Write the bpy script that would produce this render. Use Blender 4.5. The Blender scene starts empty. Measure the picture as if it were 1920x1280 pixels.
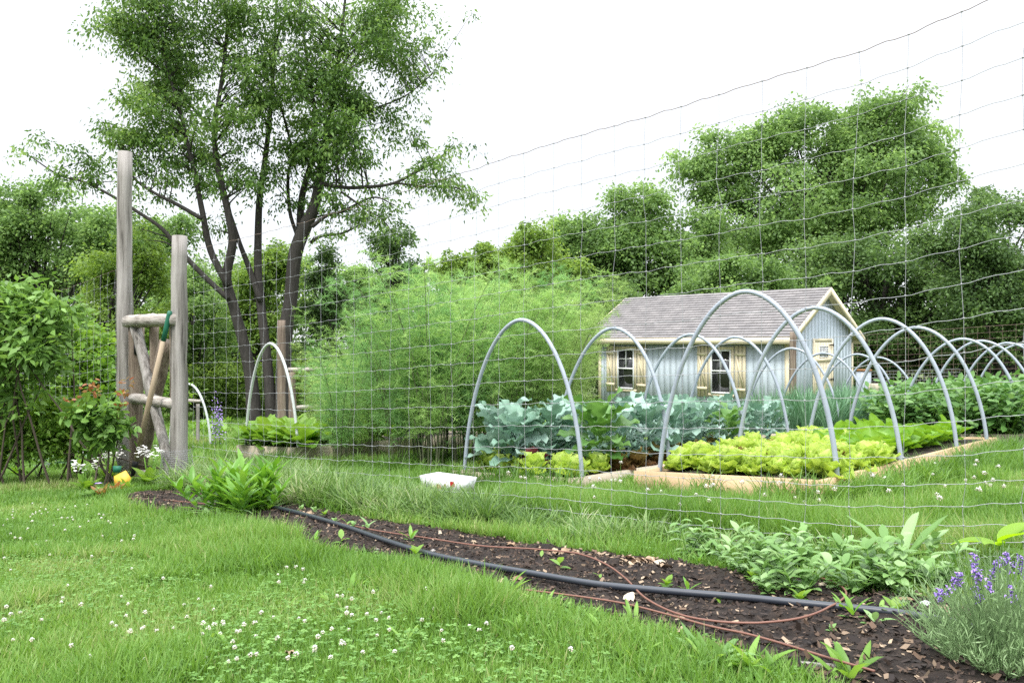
import bpy, math, random
import numpy as np
from math import radians as R, sin, cos, pi

# ------------------------------------------------------------------ camera, sky, sun, exposure
S = bpy.context.scene
C = S.collection
F = 1493.0           # focal length in pixels of a 1920 px wide frame
HY = 645.0           # horizon row
EYE = 0.754
cam = bpy.data.cameras.new('camera'); cam_o = bpy.data.objects.new('camera', cam); C.objects.link(cam_o)
cam_o.location = (0, 0, EYE); cam_o.rotation_euler = (R(90), 0, 0)
cam.sensor_width = 36; cam.lens = 36 * F / 1920; cam.shift_y = (HY - 640) / 1920
cam.clip_start = 0.05; cam.clip_end = 900
S.camera = cam_o

SUN_EL, SUN_AZ = 58, 205
w = bpy.data.worlds.new('World'); S.world = w; w.use_nodes = True
nt = w.node_tree; nt.nodes.clear()
sky = nt.nodes.new('ShaderNodeTexSky'); sky.sky_type = 'NISHITA'; sky.sun_disc = False
sky.sun_elevation = R(SUN_EL); sky.sun_rotation = R(SUN_AZ)
b1 = nt.nodes.new('ShaderNodeBackground'); b1.inputs[1].default_value = 0.12
nt.links.new(sky.outputs[0], b1.inputs[0])
# cloud cover: an even bright white layer with faint structure
tcw = nt.nodes.new('ShaderNodeTexCoord'); nz = nt.nodes.new('ShaderNodeTexNoise'); nz.inputs['Scale'].default_value = 2.2
nz.inputs['Detail'].default_value = 4
nt.links.new(tcw.outputs['Generated'], nz.inputs['Vector'])
rp = nt.nodes.new('ShaderNodeValToRGB'); nt.links.new(nz.outputs[0], rp.inputs[0])
rp.color_ramp.elements[0].color = (0.86, 0.90, 0.97, 1); rp.color_ramp.elements[1].color = (1, 1, 1, 1)
b2 = nt.nodes.new('ShaderNodeBackground'); b2.inputs[1].default_value = 2.1
nt.links.new(rp.outputs[0], b2.inputs[0])
# an overcast dome is brighter towards the zenith than near the horizon
sp = nt.nodes.new('ShaderNodeSeparateXYZ'); nt.links.new(tcw.outputs['Generated'], sp.inputs[0])
mr = nt.nodes.new('ShaderNodeMapRange'); mr.interpolation_type = 'SMOOTHSTEP'
for i_, v_ in enumerate((0, .30, .88, .84, 3.3)):
    if i_: mr.inputs[i_].default_value = v_
nt.links.new(sp.outputs[2], mr.inputs[0]); nt.links.new(mr.outputs[0], b2.inputs[1])
mxw = nt.nodes.new('ShaderNodeMixShader'); mxw.inputs[0].default_value = 0.88
nt.links.new(b1.outputs[0], mxw.inputs[1]); nt.links.new(b2.outputs[0], mxw.inputs[2])
ow = nt.nodes.new('ShaderNodeOutputWorld'); nt.links.new(mxw.outputs[0], ow.inputs[0])

sl = bpy.data.lights.new('sun', 'SUN'); sl.energy = 2.4; sl.angle = R(14); sl.color = (1, 0.96, 0.88)
so = bpy.data.objects.new('sun', sl); C.objects.link(so)
so.rotation_euler = (R(90 - SUN_EL), 0, R(180 - SUN_AZ))

S.view_settings.view_transform = 'Standard'; S.view_settings.look = 'None'
S.view_settings.exposure = 0.62; S.view_settings.gamma = 1
S.render.engine = 'CYCLES'
S.cycles.max_bounces = 7; S.cycles.diffuse_bounces = 4; S.cycles.transmission_bounces = 6
S.cycles.transparent_max_bounces = 6
S.cycles.use_denoising = False

rng = np.random.default_rng(7)
random.seed(7)

# ------------------------------------------------------------------ terrain and projection helpers
def Hf(X, d):
    X = np.clip(X, -14, 14); d = np.asarray(d, float)
    a = np.minimum(d, 14); b = np.clip(d - 14, 0, 30)
    return 0.754 + 0.062 * np.maximum(a, -6) + 0.034 * b - 0.033 * X
def gz(X, d): return EYE - Hf(X, d)
def G(px, py):
    t = (px - 960) / F; q = (py - HY) / F; d = 5.0
    lo, hi = 0.5, 60.0
    for _ in range(50):
        d = (lo + hi) / 2
        if Hf(t * d, d) / d > q: lo = d
        else: hi = d
    return np.array([t * d, d, float(gz(t * d, d))])
def Wp(px, py, d): return np.array([(px - 960) / F * d, d, EYE - (py - HY) / F * d])
def pix(X, d, z=None):
    z = gz(X, d) if z is None else z
    return 960 + X / d * F, HY + (EYE - z) / d * F
def inpoly(x, y, poly):
    x = np.asarray(x); y = np.asarray(y); ins = np.zeros(x.shape, bool); n = len(poly)
    for i in range(n):
        x1, y1 = poly[i]; x2, y2 = poly[(i + 1) % n]
        if y1 == y2: continue
        c = ((y1 > y) != (y2 > y)) & (x < (x2 - x1) * (y - y1) / (y2 - y1) + x1)
        ins ^= c
    return ins
def vnoise(x, y, s=1.0, seed=0):
    x = np.asarray(x, float) / s + seed * 17.3; y = np.asarray(y, float) / s + seed * 9.1
    xi = np.floor(x); yi = np.floor(y); fx = x - xi; fy = y - yi
    h = lambda a, b: np.modf(np.abs(np.sin(a * 127.1 + b * 311.7) * 43758.5453))[0]
    fx = fx * fx * (3 - 2 * fx); fy = fy * fy * (3 - 2 * fy)
    return (h(xi, yi) * (1 - fx) + h(xi + 1, yi) * fx) * (1 - fy) + (h(xi, yi + 1) * (1 - fx) + h(xi + 1, yi + 1) * fx) * fy

# fence line in plan
FP = np.array([0.0756, 4.705]); FU = np.array([-0.737, 0.676]); FU /= np.linalg.norm(FU); FN = np.array([-FU[1], FU[0]]) * -1
def sfen(X, d): return (X - FP[0]) * FN[0] + (d - FP[1]) * FN[1]      # >0 behind the fence
def cfen(X, d): return (X - FP[0]) * FU[0] + (d - FP[1]) * FU[1]

# ------------------------------------------------------------------ object helpers
def tag(o, label=None, cat=None, group=None, kind=None):
    if label: o['label'] = label
    if cat: o['category'] = cat
    if group: o['group'] = group
    if kind: o['kind'] = kind
    return o
def thing(name, label, cat, loc=(0, 0, 0), rz=0, group=None):
    o = bpy.data.objects.new(name, None); C.objects.link(o); o.location = [float(v) for v in loc]; o.rotation_euler = (0, 0, rz)
    o.empty_display_size = 0.2
    return tag(o, label, cat, group)
def mk(name, chunks, mat, parent=None, origin=(0, 0, 0), smooth=False):
    """chunks: list of (V, F(m,k) or list of F, rnd)"""
    Vs, Ls, Ts, Rs = [], [], [], []; off = 0
    for ch in chunks:
        V = np.asarray(ch[0], float); Fc = ch[1] if isinstance(ch[1], list) and len(ch[1]) and isinstance(ch[1][0], np.ndarray) else [np.asarray(ch[1])]
        r = ch[2] if len(ch) > 2 else 0.5
        for f in Fc:
            f = np.asarray(f, np.int64)
            if f.size == 0: continue
            Ls.append((f + off).ravel()); Ts.append(np.full(len(f), f.shape[1], np.int64))
        Vs.append(V); Rs.append(np.broadcast_to(np.asarray(r, float), (len(V),))); off += len(V)
    V = np.concatenate(Vs) - np.asarray(origin, float); L = np.concatenate(Ls); T = np.concatenate(Ts)
    me = bpy.data.meshes.new(name)
    me.vertices.add(len(V)); me.vertices.foreach_set('co', V.astype(np.float32).ravel())
    me.loops.add(len(L)); me.loops.foreach_set('vertex_index', L.astype(np.int32))
    me.polygons.add(len(T)); st = np.concatenate([[0], np.cumsum(T)[:-1]])
    me.polygons.foreach_set('loop_start', st.astype(np.int32)); me.polygons.foreach_set('loop_total', T.astype(np.int32))
    if smooth: me.polygons.foreach_set('use_smooth', np.ones(len(T), bool))
    at = me.attributes.new('rnd', 'FLOAT', 'POINT'); at.data.foreach_set('value', np.concatenate(Rs).astype(np.float32))
    me.update(calc_edges=True); me.validate()
    me.materials.append(mat)
    o = bpy.data.objects.new(name, me); C.objects.link(o)
    if parent is not None: o.parent = parent
    else: o.location = [float(v) for v in origin]
    return o
def dup(root, loc, rz=0, sc=1.0, label=None, group=None, tilt=(0, 0)):
    r = root.copy(); C.objects.link(r); r.location = [float(v) for v in loc]; r.rotation_euler = (tilt[0], tilt[1], rz); r.scale = (sc, sc, sc)
    if label: r['label'] = label
    if group: r['group'] = group
    for ch in list(root.children):
        c = ch.copy(); C.objects.link(c); c.parent = r
        for g in list(ch.children):
            q = g.copy(); C.objects.link(q); q.parent = c
    return r

def box(c, s, rz=0):
    c = np.asarray(c, float); h = np.asarray(s, float) / 2
    V = np.array([[x, y, z] for z in (-1, 1) for y in (-1, 1) for x in (-1, 1)], float) * h
    if rz: V = V @ np.array([[cos(rz), sin(rz), 0], [-sin(rz), cos(rz), 0], [0, 0, 1]])
    return V + c, np.array([[0, 2, 3, 1], [4, 5, 7, 6], [0, 1, 5, 4], [2, 6, 7, 3], [0, 4, 6, 2], [1, 3, 7, 5]])
def tube(P, r, n=6, rnd=0.5, caps=True, ecc=None):
    P = np.asarray(P, float); m = len(P); r = np.broadcast_to(np.asarray(r, float), (m,))
    Tn = np.gradient(P, axis=0); Tn /= np.linalg.norm(Tn, axis=1)[:, None] + 1e-9
    up = np.array([0, 0, 1.0]) if abs(Tn[0][2]) < 0.9 else np.array([1.0, 0, 0])
    V = []
    a = np.cross(Tn[0], up); a /= np.linalg.norm(a)
    for i in range(m):
        a = a - Tn[i] * a.dot(Tn[i]); a /= np.linalg.norm(a) + 1e-9; b = np.cross(Tn[i], a)
        ang = np.arange(n) * 2 * pi / n
        rr = r[i] * (ecc[i] if ecc is not None else np.ones(n))
        V.append(P[i] + (np.cos(ang) * rr)[:, None] * a + (np.sin(ang) * rr)[:, None] * b)
    V = np.concatenate(V); i = np.arange(m - 1)[:, None] * n; j = np.arange(n)[None]; k = (j + 1) % n
    Fq = np.stack([i + j, i + k, i + n + k, i + n + j], -1).reshape(-1, 4)
    Fs = [Fq]
    if caps:
        Fs += [np.arange(n)[::-1][None], (np.arange(n) + (m - 1) * n)[None]]
    return V, Fs, rnd
def spline(P, n=8):
    P = [np.asarray(p, float) for p in P]; out = []
    Q = [2 * P[0] - P[1]] + P + [2 * P[-1] - P[-2]]
    for i in range(1, len(Q) - 2):
        for t in np.linspace(0, 1, n, endpoint=False):
            out.append(0.5 * ((2 * Q[i]) + (-Q[i - 1] + Q[i + 1]) * t + (2 * Q[i - 1] - 5 * Q[i] + 4 * Q[i + 1] - Q[i + 2]) * t * t + (-Q[i - 1] + 3 * Q[i] - 3 * Q[i + 1] + Q[i + 2]) * t ** 3))
    out.append(Q[-2]); return np.array(out)

# templates (length along +Y, normal +Z)
DIAM = (np.array([[0, 0, 0], [.3, .45, .06], [0, 1, -.05], [-.3, .45, .06]]), np.array([[0, 1, 2, 3]]))
SLIM = (np.array([[0, 0, 0], [.23, .4, .05], [0, 1.1, -.1], [-.23, .4, .05]]), np.array([[0, 1, 2, 3]]))
OVAL = (np.array([[0, 0, 0], [.26, .25, .05], [.24, .65, .04], [0, 1, -.06], [-.24, .65, .04], [-.26, .25, .05]]), np.array([[0, 1, 2, 3], [0, 3, 4, 5]]))
def unit(v): return v / (np.linalg.norm(v, axis=-1, keepdims=True) + 1e-9)
def scatter(tmpl, pos, size, up=0.6, outd=None, droop=0.2, rg=None, rnd=None):
    rg = rg or rng; n = len(pos); tv, tf = tmpl
    N = unit(rg.normal(size=(n, 3)) * (1 - up) + np.array([0, 0, up]))
    A = rg.normal(size=(n, 3)); A[:, 2] *= 0.5
    if outd is not None: A = A * 0.7 + outd * 1.2
    A[:, 2] -= droop
    A = unit(A - N * (A * N).sum(1)[:, None]); A[:, 2] -= droop * 0.5; A = unit(A); B = unit(np.cross(A, N)); N = np.cross(B, A)
    size = np.broadcast_to(size, (n,))
    V = pos[:, None] + size[:, None, None] * (tv[None, :, 0:1] * B[:, None] + tv[None, :, 1:2] * A[:, None] + tv[None, :, 2:3] * N[:, None])
    k = len(tv); Fo = (tf[None] + (np.arange(n) * k)[:, None, None]).reshape(-1, tf.shape[1])
    r = rg.random(n) if rnd is None else rnd
    return V.reshape(-1, 3), Fo, np.repeat(r, k)
def blades(P, L, Wd, lean, az, droop=0.15, seg=2, rnd=None, face=None):
    n = len(P); L = np.broadcast_to(L, (n,)); Wd = np.broadcast_to(Wd, (n,)); lean = np.broadcast_to(lean, (n,)); droop = np.broadcast_to(droop, (n,))
    D = np.stack([np.cos(az), np.sin(az), np.zeros(n)], 1)
    fa = az + pi / 2 + rng.normal(0, .5, n) if face is None else face
    Sd = np.stack([np.cos(fa), np.sin(fa), np.zeros(n)], 1)
    ts = np.linspace(0, 1, seg + 1); V = []
    for i, t in enumerate(ts):
        c = P + D * (L * lean * t ** 1.7)[:, None]; c = c + np.array([0, 0, 1.0]) * (L * (t * np.sqrt(np.clip(1 - lean ** 2 * .6, .2, 1)) - droop * t * t))[:, None]
        if i == seg: V.append(c)
        else:
            wv = Sd * (Wd * (1 - .55 * t * t) * .5)[:, None]; V += [c - wv, c + wv]
    k = 2 * seg + 1; V = np.stack(V, 1).reshape(-1, 3); o = (np.arange(n) * k)[:, None]
    Fs = [np.concatenate([o + np.array([2 * i, 2 * i + 1, 2 * i + 3, 2 * i + 2]) for i in range(seg - 1)])] if seg > 1 else []
    Fs.append(o + np.array([2 * seg - 2, 2 * seg - 1, 2 * seg]))
    r = rng.random(n) if rnd is None else rnd
    return V, Fs, np.repeat(r, k)
def leafm(L, W, e0, e1, az=0, base=(0, 0, 0), nv=7, nu=4, wave=0, wf=3, cup=0.1, lobe=0, pet=0.0, prof=(0.8, 0.7), rnd=None, rg=None, roll=0):
    rg = rg or rng
    t = np.linspace(0, 1, nv + 1); el = e0 + (e1 - e0) * t
    dl = L / nv; y = np.concatenate([[0], np.cumsum(np.cos(el[:-1]) * dl)]); z = np.concatenate([[0], np.cumsum(np.sin(el[:-1]) * dl)])
    tt = np.clip((t - pet) / (1 - pet), 0, 1)
    wd = W * .5 * np.sin(pi * np.clip(tt, 0, 1) ** prof[0]) ** prof[1]; wd = np.where(tt <= 0, W * .05, np.maximum(wd, W * .03)); wd[-1] = W * 0.02
    s = np.linspace(-1, 1, nu + 1); ph = rg.random(2) * 6.28
    V = np.zeros((nv + 1, nu + 1, 3))
    lb = 1 + lobe * np.sin(t * wf * 2 * pi + ph[0]) * (tt > 0)
    ro = roll
    for j, sj in enumerate(s):
        x = sj * wd * lb; wz = cup * W * sj * sj * (wd / (W * .5)) + wave * W * abs(sj) ** 1.5 * np.sin(t * wf * 2 * pi + (ph[0] if sj < 0 else ph[1])) * (tt > 0)
        V[:, j, 0] = x; V[:, j, 1] = y - np.sin(el) * wz; V[:, j, 2] = z + np.cos(el) * wz
    if ro:
        x = V[..., 0].copy(); V[..., 0] = x * cos(ro); V[..., 2] += x * sin(ro)
    V = V.reshape(-1, 3); ca, sa = cos(az), sin(az)
    V = V @ np.array([[ca, sa, 0], [-sa, ca, 0], [0, 0, 1]]) + np.asarray(base)
    i = np.arange(nv)[:, None] * (nu + 1); j = np.arange(nu)[None]
    Fq = np.stack([i + j, i + j + 1, i + nu + 2 + j, i + nu + 1 + j], -1).reshape(-1, 4)
    return V, Fq, (rg.random() if rnd is None else rnd)

# ------------------------------------------------------------------ materials
def newmat(name):
    m = bpy.data.materials.new(name); m.use_nodes = True; n = m.node_tree.nodes; n.clear(); return m, n, m.node_tree.links
def ramp(n, cols, pos=None):
    r = n.new('ShaderNodeValToRGB'); e = r.color_ramp.elements
    while len(e) < len(cols): e.new(0.5)
    for i, c in enumerate(cols):
        e[i].position = pos[i] if pos else i / (len(cols) - 1); e[i].color = (*c, 1)
    return r
def leafmat(name, cols, tr=0.35, rough=0.5, nscale=0.0, spec=0.3):
    m, n, l = newmat(name); a = n.new('ShaderNodeAttribute'); a.attribute_name = 'rnd'; r = ramp(n, cols)
    fac = a.outputs['Fac']
    if nscale:
        g = n.new('ShaderNodeNewGeometry'); z = n.new('ShaderNodeTexNoise'); z.inputs['Scale'].default_value = nscale; z.inputs['Detail'].default_value = 2
        l.new(g.outputs['Position'], z.inputs['Vector'])
        ma = n.new('ShaderNodeMath'); ma.operation = 'MULTIPLY_ADD'; l.new(z.outputs[0], ma.inputs[0]); ma.inputs[1].default_value = 1.3; ma.inputs[2].default_value = -0.65
        mb = n.new('ShaderNodeMath'); mb.operation = 'ADD'; mb.use_clamp = True; l.new(ma.outputs[0], mb.inputs[0]); l.new(fac, mb.inputs[1]); fac = mb.outputs[0]
    l.new(fac, r.inputs[0])
    p = n.new('ShaderNodeBsdfPrincipled'); p.inputs['Roughness'].default_value = rough; p.inputs['Specular IOR Level'].default_value = spec
    l.new(r.outputs[0], p.inputs['Base Color'])
    t = n.new('ShaderNodeBsdfTranslucent')
    hs = n.new('ShaderNodeHueSaturation'); hs.inputs['Hue'].default_value = 0.485; hs.inputs['Saturation'].default_value = 1.1; hs.inputs['Value'].default_value = 1.5
    l.new(r.outputs[0], hs.inputs['Color']); l.new(hs.outputs[0], t.inputs[0])
    mx = n.new('ShaderNodeMixShader'); mx.inputs[0].default_value = tr; l.new(p.outputs[0], mx.inputs[1]); l.new(t.outputs[0], mx.inputs[2])
    o = n.new('ShaderNodeOutputMaterial'); l.new(mx.outputs[0], o.inputs[0]); return m
def noisemat(name, cols, scale=5, rough=0.85, bump=0.3, stretch=(1, 1, 1), pos=None, detail=8, metal=0, bdist=0.01, spec=0.3, distort=0, wave=None, coord='Object'):
    m, n, l = newmat(name); tc = n.new('ShaderNodeTexCoord'); mp = n.new('ShaderNodeMapping'); mp.inputs['Scale'].default_value = stretch
    l.new(tc.outputs[coord], mp.inputs[0]); z = n.new('ShaderNodeTexNoise'); z.inputs['Scale'].default_value = scale; z.inputs['Detail'].default_value = detail; z.inputs['Roughness'].default_value = 0.65
    z.inputs['Distortion'].default_value = distort
    l.new(mp.outputs[0], z.inputs['Vector']); r = ramp(n, cols, pos); l.new(z.outputs[0], r.inputs[0])
    p = n.new('ShaderNodeBsdfPrincipled'); p.inputs['Roughness'].default_value = rough; p.inputs['Metallic'].default_value = metal; p.inputs['Specular IOR Level'].default_value = spec
    l.new(r.outputs[0], p.inputs['Base Color'])
    if bump:
        b = n.new('ShaderNodeBump'); b.inputs['Strength'].default_value = bump; b.inputs['Distance'].default_value = bdist
        l.new(z.outputs[0], b.inputs['Height']); l.new(b.outputs[0], p.inputs['Normal'])
    o = n.new('ShaderNodeOutputMaterial'); l.new(p.outputs[0], o.inputs[0]); return m
def rndmat(name, cols, rough=0.9, pos=None):
    m, n, l = newmat(name); a = n.new('ShaderNodeAttribute'); a.attribute_name = 'rnd'; r = ramp(n, cols, pos); l.new(a.outputs['Fac'], r.inputs[0])
    p = n.new('ShaderNodeBsdfPrincipled'); p.inputs['Roughness'].default_value = rough; l.new(r.outputs[0], p.inputs['Base Color'])
    o = n.new('ShaderNodeOutputMaterial'); l.new(p.outputs[0], o.inputs[0]); return m

M = {}
M['ground'] = noisemat('ground_soil_grass', [(.05, .06, .02), (.07, .10, .025), (.09, .09, .04)], 3, bump=0.5, coord='Generated', stretch=(200, 200, 1))
M['soil'] = noisemat('dark_compost', [(.006, .004, .004), (.018, .012, .009), (.036, .024, .017), (.08, .055, .04)], 22, bump=1, bdist=.03, pos=[.3, .5, .65, .85])
M['chips'] = rndmat('wood_chips', [(.010, .006, .005), (.035, .021, .014), (.11, .07, .045), (.34, .26, .18)], pos=[0, .6, .9, 1])
M['grass'] = leafmat('lawn_blades', [(.068, .15, .026), (.115, .235, .04), (.175, .31, .066), (.32, .36, .15)], .38, .45, 0.9)
M['tallgrass'] = leafmat('long_grass', [(.07, .14, .035), (.125, .225, .055), (.19, .30, .10), (.38, .41, .24)], .38, .4, 1.2)
M['clover'] = leafmat('clover_leaf', [(.085, .19, .04), (.135, .27, .06), (.19, .34, .09)], .35, .5)
M['weed'] = leafmat('broad_weed', [(.10, .21, .035), (.16, .31, .05), (.24, .40, .09)], .4, .4)
M['tree1'] = leafmat('cherry_leaf', [(.045, .095, .022), (.08, .165, .036), (.14, .25, .06), (.23, .35, .10)], .4, .45, 0.35)
M['tree2'] = leafmat('pale_leaf', [(.09, .165, .05), (.165, .28, .085), (.26, .39, .14)], .5, .5, 0.2)  # background leaves, colour lifted in place of haze over the far trees
M['tree3'] = leafmat('dark_leaf', [(.055, .105, .035), (.10, .18, .055), (.165, .265, .085)], .45, .5, 0.2)  # darker background leaves, also brightened to stand in for haze
M['tree4'] = leafmat('lime_leaf', [(.09, .165, .035), (.16, .265, .052), (.25, .37, .085)], .45, .5, 0.3)
M['bush'] = leafmat('bush_leaf', [(.07, .15, .03), (.13, .25, .055), (.21, .36, .09)], .35, .4, 1.0)
M['bark'] = noisemat('dark_bark', [(.014, .013, .012), (.04, .036, .033), (.10, .092, .085)], 6, bump=1, stretch=(3, 3, .6), bdist=.03)
M['twig'] = noisemat('brown_twig', [(.05, .04, .03), (.10, .08, .06)], 10, bump=0)
M['log'] = noisemat('weathered_log', [(.05, .044, .04), (.20, .185, .17), (.31, .29, .275), (.44, .42, .395)], 5, bump=.7, stretch=(3.4, 3.4, .2), bdist=.03, pos=[.34, .45, .58, .8])
M['logb'] = noisemat('brown_log', [(.07, .05, .04), (.18, .14, .11), (.33, .28, .22)], 5, bump=.7, stretch=(5, 5, .3), bdist=.03, pos=[.3, .5, .75])
M['logh'] = noisemat('weathered_rail', [(.12, .10, .09), (.33, .30, .27), (.5, .47, .44)], 5, bump=.6, stretch=(1, 1, 7), bdist=.02, pos=[.3, .5, .75])
M['wire'] = noisemat('galvanised_wire', [(.24, .25, .265), (.44, .45, .47)], 30, rough=.5, bump=0, metal=.3)
M['rust'] = noisemat('rusty_wire', [(.12, .07, .05), (.28, .22, .19)], 8, rough=.7, bump=0)
M['pvc'] = noisemat('grey_conduit', [(.19, .22, .27), (.30, .34, .40), (.37, .41, .47)], 7, rough=.42, bump=0, spec=.5)
M['pvcold'] = noisemat('pale_conduit', [(.42, .46, .46), (.55, .58, .58)], 5, rough=.45, bump=0)
M['lumber'] = noisemat('fresh_lumber', [(.33, .22, .125), (.45, .32, .19), (.53, .39, .25)], 4, rough=.7, bump=.1, stretch=(1, 1, 14))
M['lumberold'] = noisemat('grey_lumber', [(.22, .18, .14), (.38, .33, .26), (.5, .43, .33)], 5, rough=.8, bump=.3, stretch=(1, 1, 9))
M['grip'] = noisemat('green_grip', [(.012, .10, .06), (.02, .14, .085)], 30, rough=.5, bump=.2)
M['handle'] = noisemat('handle_wood', [(.20, .15, .10), (.33, .26, .18), (.42, .35, .26)], 6, rough=.6, bump=.1, stretch=(8, 8, .6))
M['black'] = noisemat('black_metal', [(.015, .015, .017), (.03, .03, .033)], 10, rough=.5, bump=.1)
M['pipe'] = noisemat('black_poly_pipe', [(.018, .022, .032), (.035, .042, .055)], 4, rough=.32, bump=0, spec=.6)
M['drip'] = noisemat('brown_drip_tube', [(.13, .06, .045), (.22, .11, .08)], 6, rough=.5, bump=0)
M['white'] = noisemat('white_card', [(.68, .69, .72), (.78, .79, .81)], 5, rough=.6, bump=0)
M['tan'] = noisemat('brown_card', [(.42, .29, .16), (.5, .36, .21)], 5, rough=.8, bump=0)
M['red'] = noisemat('red_print', [(.45, .03, .03), (.5, .05, .04)], 5, rough=.6, bump=0)
M['blue'] = noisemat('pale_blue_siding', [(.36, .43, .49), (.44, .505, .565), (.47, .53, .585)], 1.3, rough=.7, bump=0, pos=[.2, .5, .75])
M['cream'] = noisemat('cream_paint', [(.62, .54, .38), (.70, .62, .46)], 2, rough=.6, bump=.03)
M['vinyl'] = noisemat('white_vinyl', [(.74, .76, .77), (.8, .81, .82)], 2, rough=.4, bump=0)
def glassm():
    m, n, l = newmat('window_glass'); p = n.new('ShaderNodeBsdfPrincipled'); p.inputs['Base Color'].default_value = (.02, .022, .022, 1)
    p.inputs['Roughness'].default_value = .06; p.inputs['Specular IOR Level'].default_value = .8
    o = n.new('ShaderNodeOutputMaterial'); l.new(p.outputs[0], o.inputs[0]); return m
M['glass'] = glassm()
def shingle():
    m, n, l = newmat('grey_shingles'); tc = n.new('ShaderNodeTexCoord'); mp = n.new('ShaderNodeMapping')
    l.new(tc.outputs['UV'], mp.inputs[0])
    b = n.new('ShaderNodeTexBrick'); b.inputs['Scale'].default_value = 1; b.inputs['Brick Width'].default_value = .3; b.inputs['Row Height'].default_value = .13
    b.inputs['Mortar Size'].default_value = .006; b.inputs['Bias'].default_value = -.1
    b.inputs['Color1'].default_value = (.205, .198, .205, 1); b.inputs['Color2'].default_value = (.25, .24, .245, 1); b.inputs['Mortar'].default_value = (.10, .095, .095, 1)
    l.new(mp.outputs[0], b.inputs[0])
    z = n.new('ShaderNodeTexNoise'); z.inputs['Scale'].default_value = 3; z.inputs['Detail'].default_value = 8; l.new(mp.outputs[0], z.inputs['Vector'])
    r = ramp(n, [(.75, .74, .74), (1.1, 1.08, 1.06)], [.3, .7]); l.new(z.outputs[0], r.inputs[0])
    mx = n.new('ShaderNodeMix'); mx.data_type = 'RGBA'; mx.blend_type = 'MULTIPLY'; mx.inputs[0].default_value = 1
    l.new(b.outputs[0], mx.inputs[6]); l.new(r.outputs[0], mx.inputs[7])
    p = n.new('ShaderNodeBsdfPrincipled'); p.inputs['Roughness'].default_value = .9; l.new(mx.outputs[2], p.inputs['Base Color'])
    o = n.new('ShaderNodeOutputMaterial'); l.new(p.outputs[0], o.inputs[0]); return m
M['shingle'] = shingle()
M['broc'] = leafmat('blue_green_leaf', [(.12, .22, .145), (.21, .34, .27), (.31, .43, .375)], .2, .34, 0)
M['broc2'] = leafmat('mid_green_leaf', [(.06, .15, .03), (.10, .22, .05), (.15, .28, .09)], .3, .4, 0)
M['lett'] = leafmat('lime_lettuce', [(.29, .42, .065), (.41, .55, .11), (.56, .68, .23)], .4, .5, 0)
M['lettred'] = leafmat('bronze_lettuce', [(.10, .05, .03), (.22, .16, .05), (.30, .32, .07)], .35, .5, 0)
M['redl'] = leafmat('dark_red_lettuce', [(.05, .01, .015), (.12, .025, .03)], .2, .5, 0)
M['rom'] = leafmat('romaine_leaf', [(.10, .22, .025), (.16, .32, .04), (.26, .44, .07)], .4, .4, 0)
M['onion'] = leafmat('onion_leaf', [(.07, .17, .08), (.13, .26, .14), (.2, .34, .21)], .2, .45, 0)
M['potato'] = leafmat('potato_leaf', [(.06, .15, .035), (.10, .22, .055), (.16, .28, .09)], .3, .5, 0)
M['chard'] = leafmat('garden_leaf', [(.10, .21, .03), (.16, .30, .045), (.23, .36, .07)], .4, .45, 0)
M['fern1'] = leafmat('fern_green', [(.15, .27, .07), (.25, .41, .12), (.36, .52, .19)], .45, .6, .6)
M['fern2'] = leafmat('fern_bluegreen', [(.13, .265, .085), (.21, .39, .135), (.31, .49, .20)], .45, .6, .6)
M['fern3'] = leafmat('fern_yellowgreen', [(.16, .27, .075), (.27, .40, .125), (.39, .52, .21)], .45, .6, .6)
M['fernstem'] = noisemat('fern_stem', [(.07, .09, .05), (.14, .15, .08)], 6, bump=0)
M['lily'] = leafmat('lily_leaf', [(.09, .22, .03), (.14, .31, .045), (.2, .37, .07)], .35, .35, 0)
M['milk'] = leafmat('grey_green_leaf', [(.11, .22, .06), (.18, .32, .10), (.29, .43, .2)], .3, .45, 0)
M['lav'] = leafmat('lavender_leaf', [(.13, .22, .09), (.20, .31, .14), (.30, .42, .22)], .2, .6, 0)
M['purple'] = rndmat('lavender_flower', [(.20, .13, .42), (.30, .2, .55), (.42, .30, .66)])
M['petal'] = leafmat('white_petal', [(.72, .70, .70), (.82, .82, .80)], .3, .6, 0)
M['cream_fl'] = rndmat('clover_head', [(.50, .42, .34), (.72, .70, .64), (.82, .82, .80)])
M['orange'] = rndmat('orange_petal', [(.6, .08, .01), (.7, .15, .02)])
M['yellow'] = noisemat('yellow_tag', [(.72, .42, .05), (.80, .50, .08)], 5, bump=0, rough=.5)
M['redleaf'] = leafmat('red_young_leaf', [(.28, .10, .05), (.32, .16, .06), (.22, .2, .06)], .35, .4, 0)
M['deadleaf'] = rndmat('dry_leaf', [(.18, .10, .055), (.38, .29, .20), (.55, .47, .37)])
M['bigleaf'] = leafmat('yellow_green_leaf', [(.18, .34, .03), (.26, .44, .05)], .5, .4, 0)

# ------------------------------------------------------------------ ground sheet
def axis(lo, hi, n, k=4.0):
    t = np.linspace(-1, 1, n); s = np.sinh(k * t) / math.sinh(k); return np.where(t < 0, -s * lo, s * hi)
gx = axis(-260, 260, 90); gy = axis(-60, 500, 110)
XX, YY = np.meshgrid(gx, gy)
ZZ = gz(XX, YY)
V = np.stack([XX, YY, ZZ], -1).reshape(-1, 3); ny, nx = XX.shape
i = np.arange(ny - 1)[:, None] * nx; j = np.arange(nx - 1)[None]
gf = np.stack([i + j, i + j + 1, i + nx + 1 + j, i + nx + j], -1).reshape(-1, 4)
tag(mk('ground', [(V, gf)], M['ground'], smooth=True), kind='structure', label='gently sloping grassy garden ground')

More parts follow.
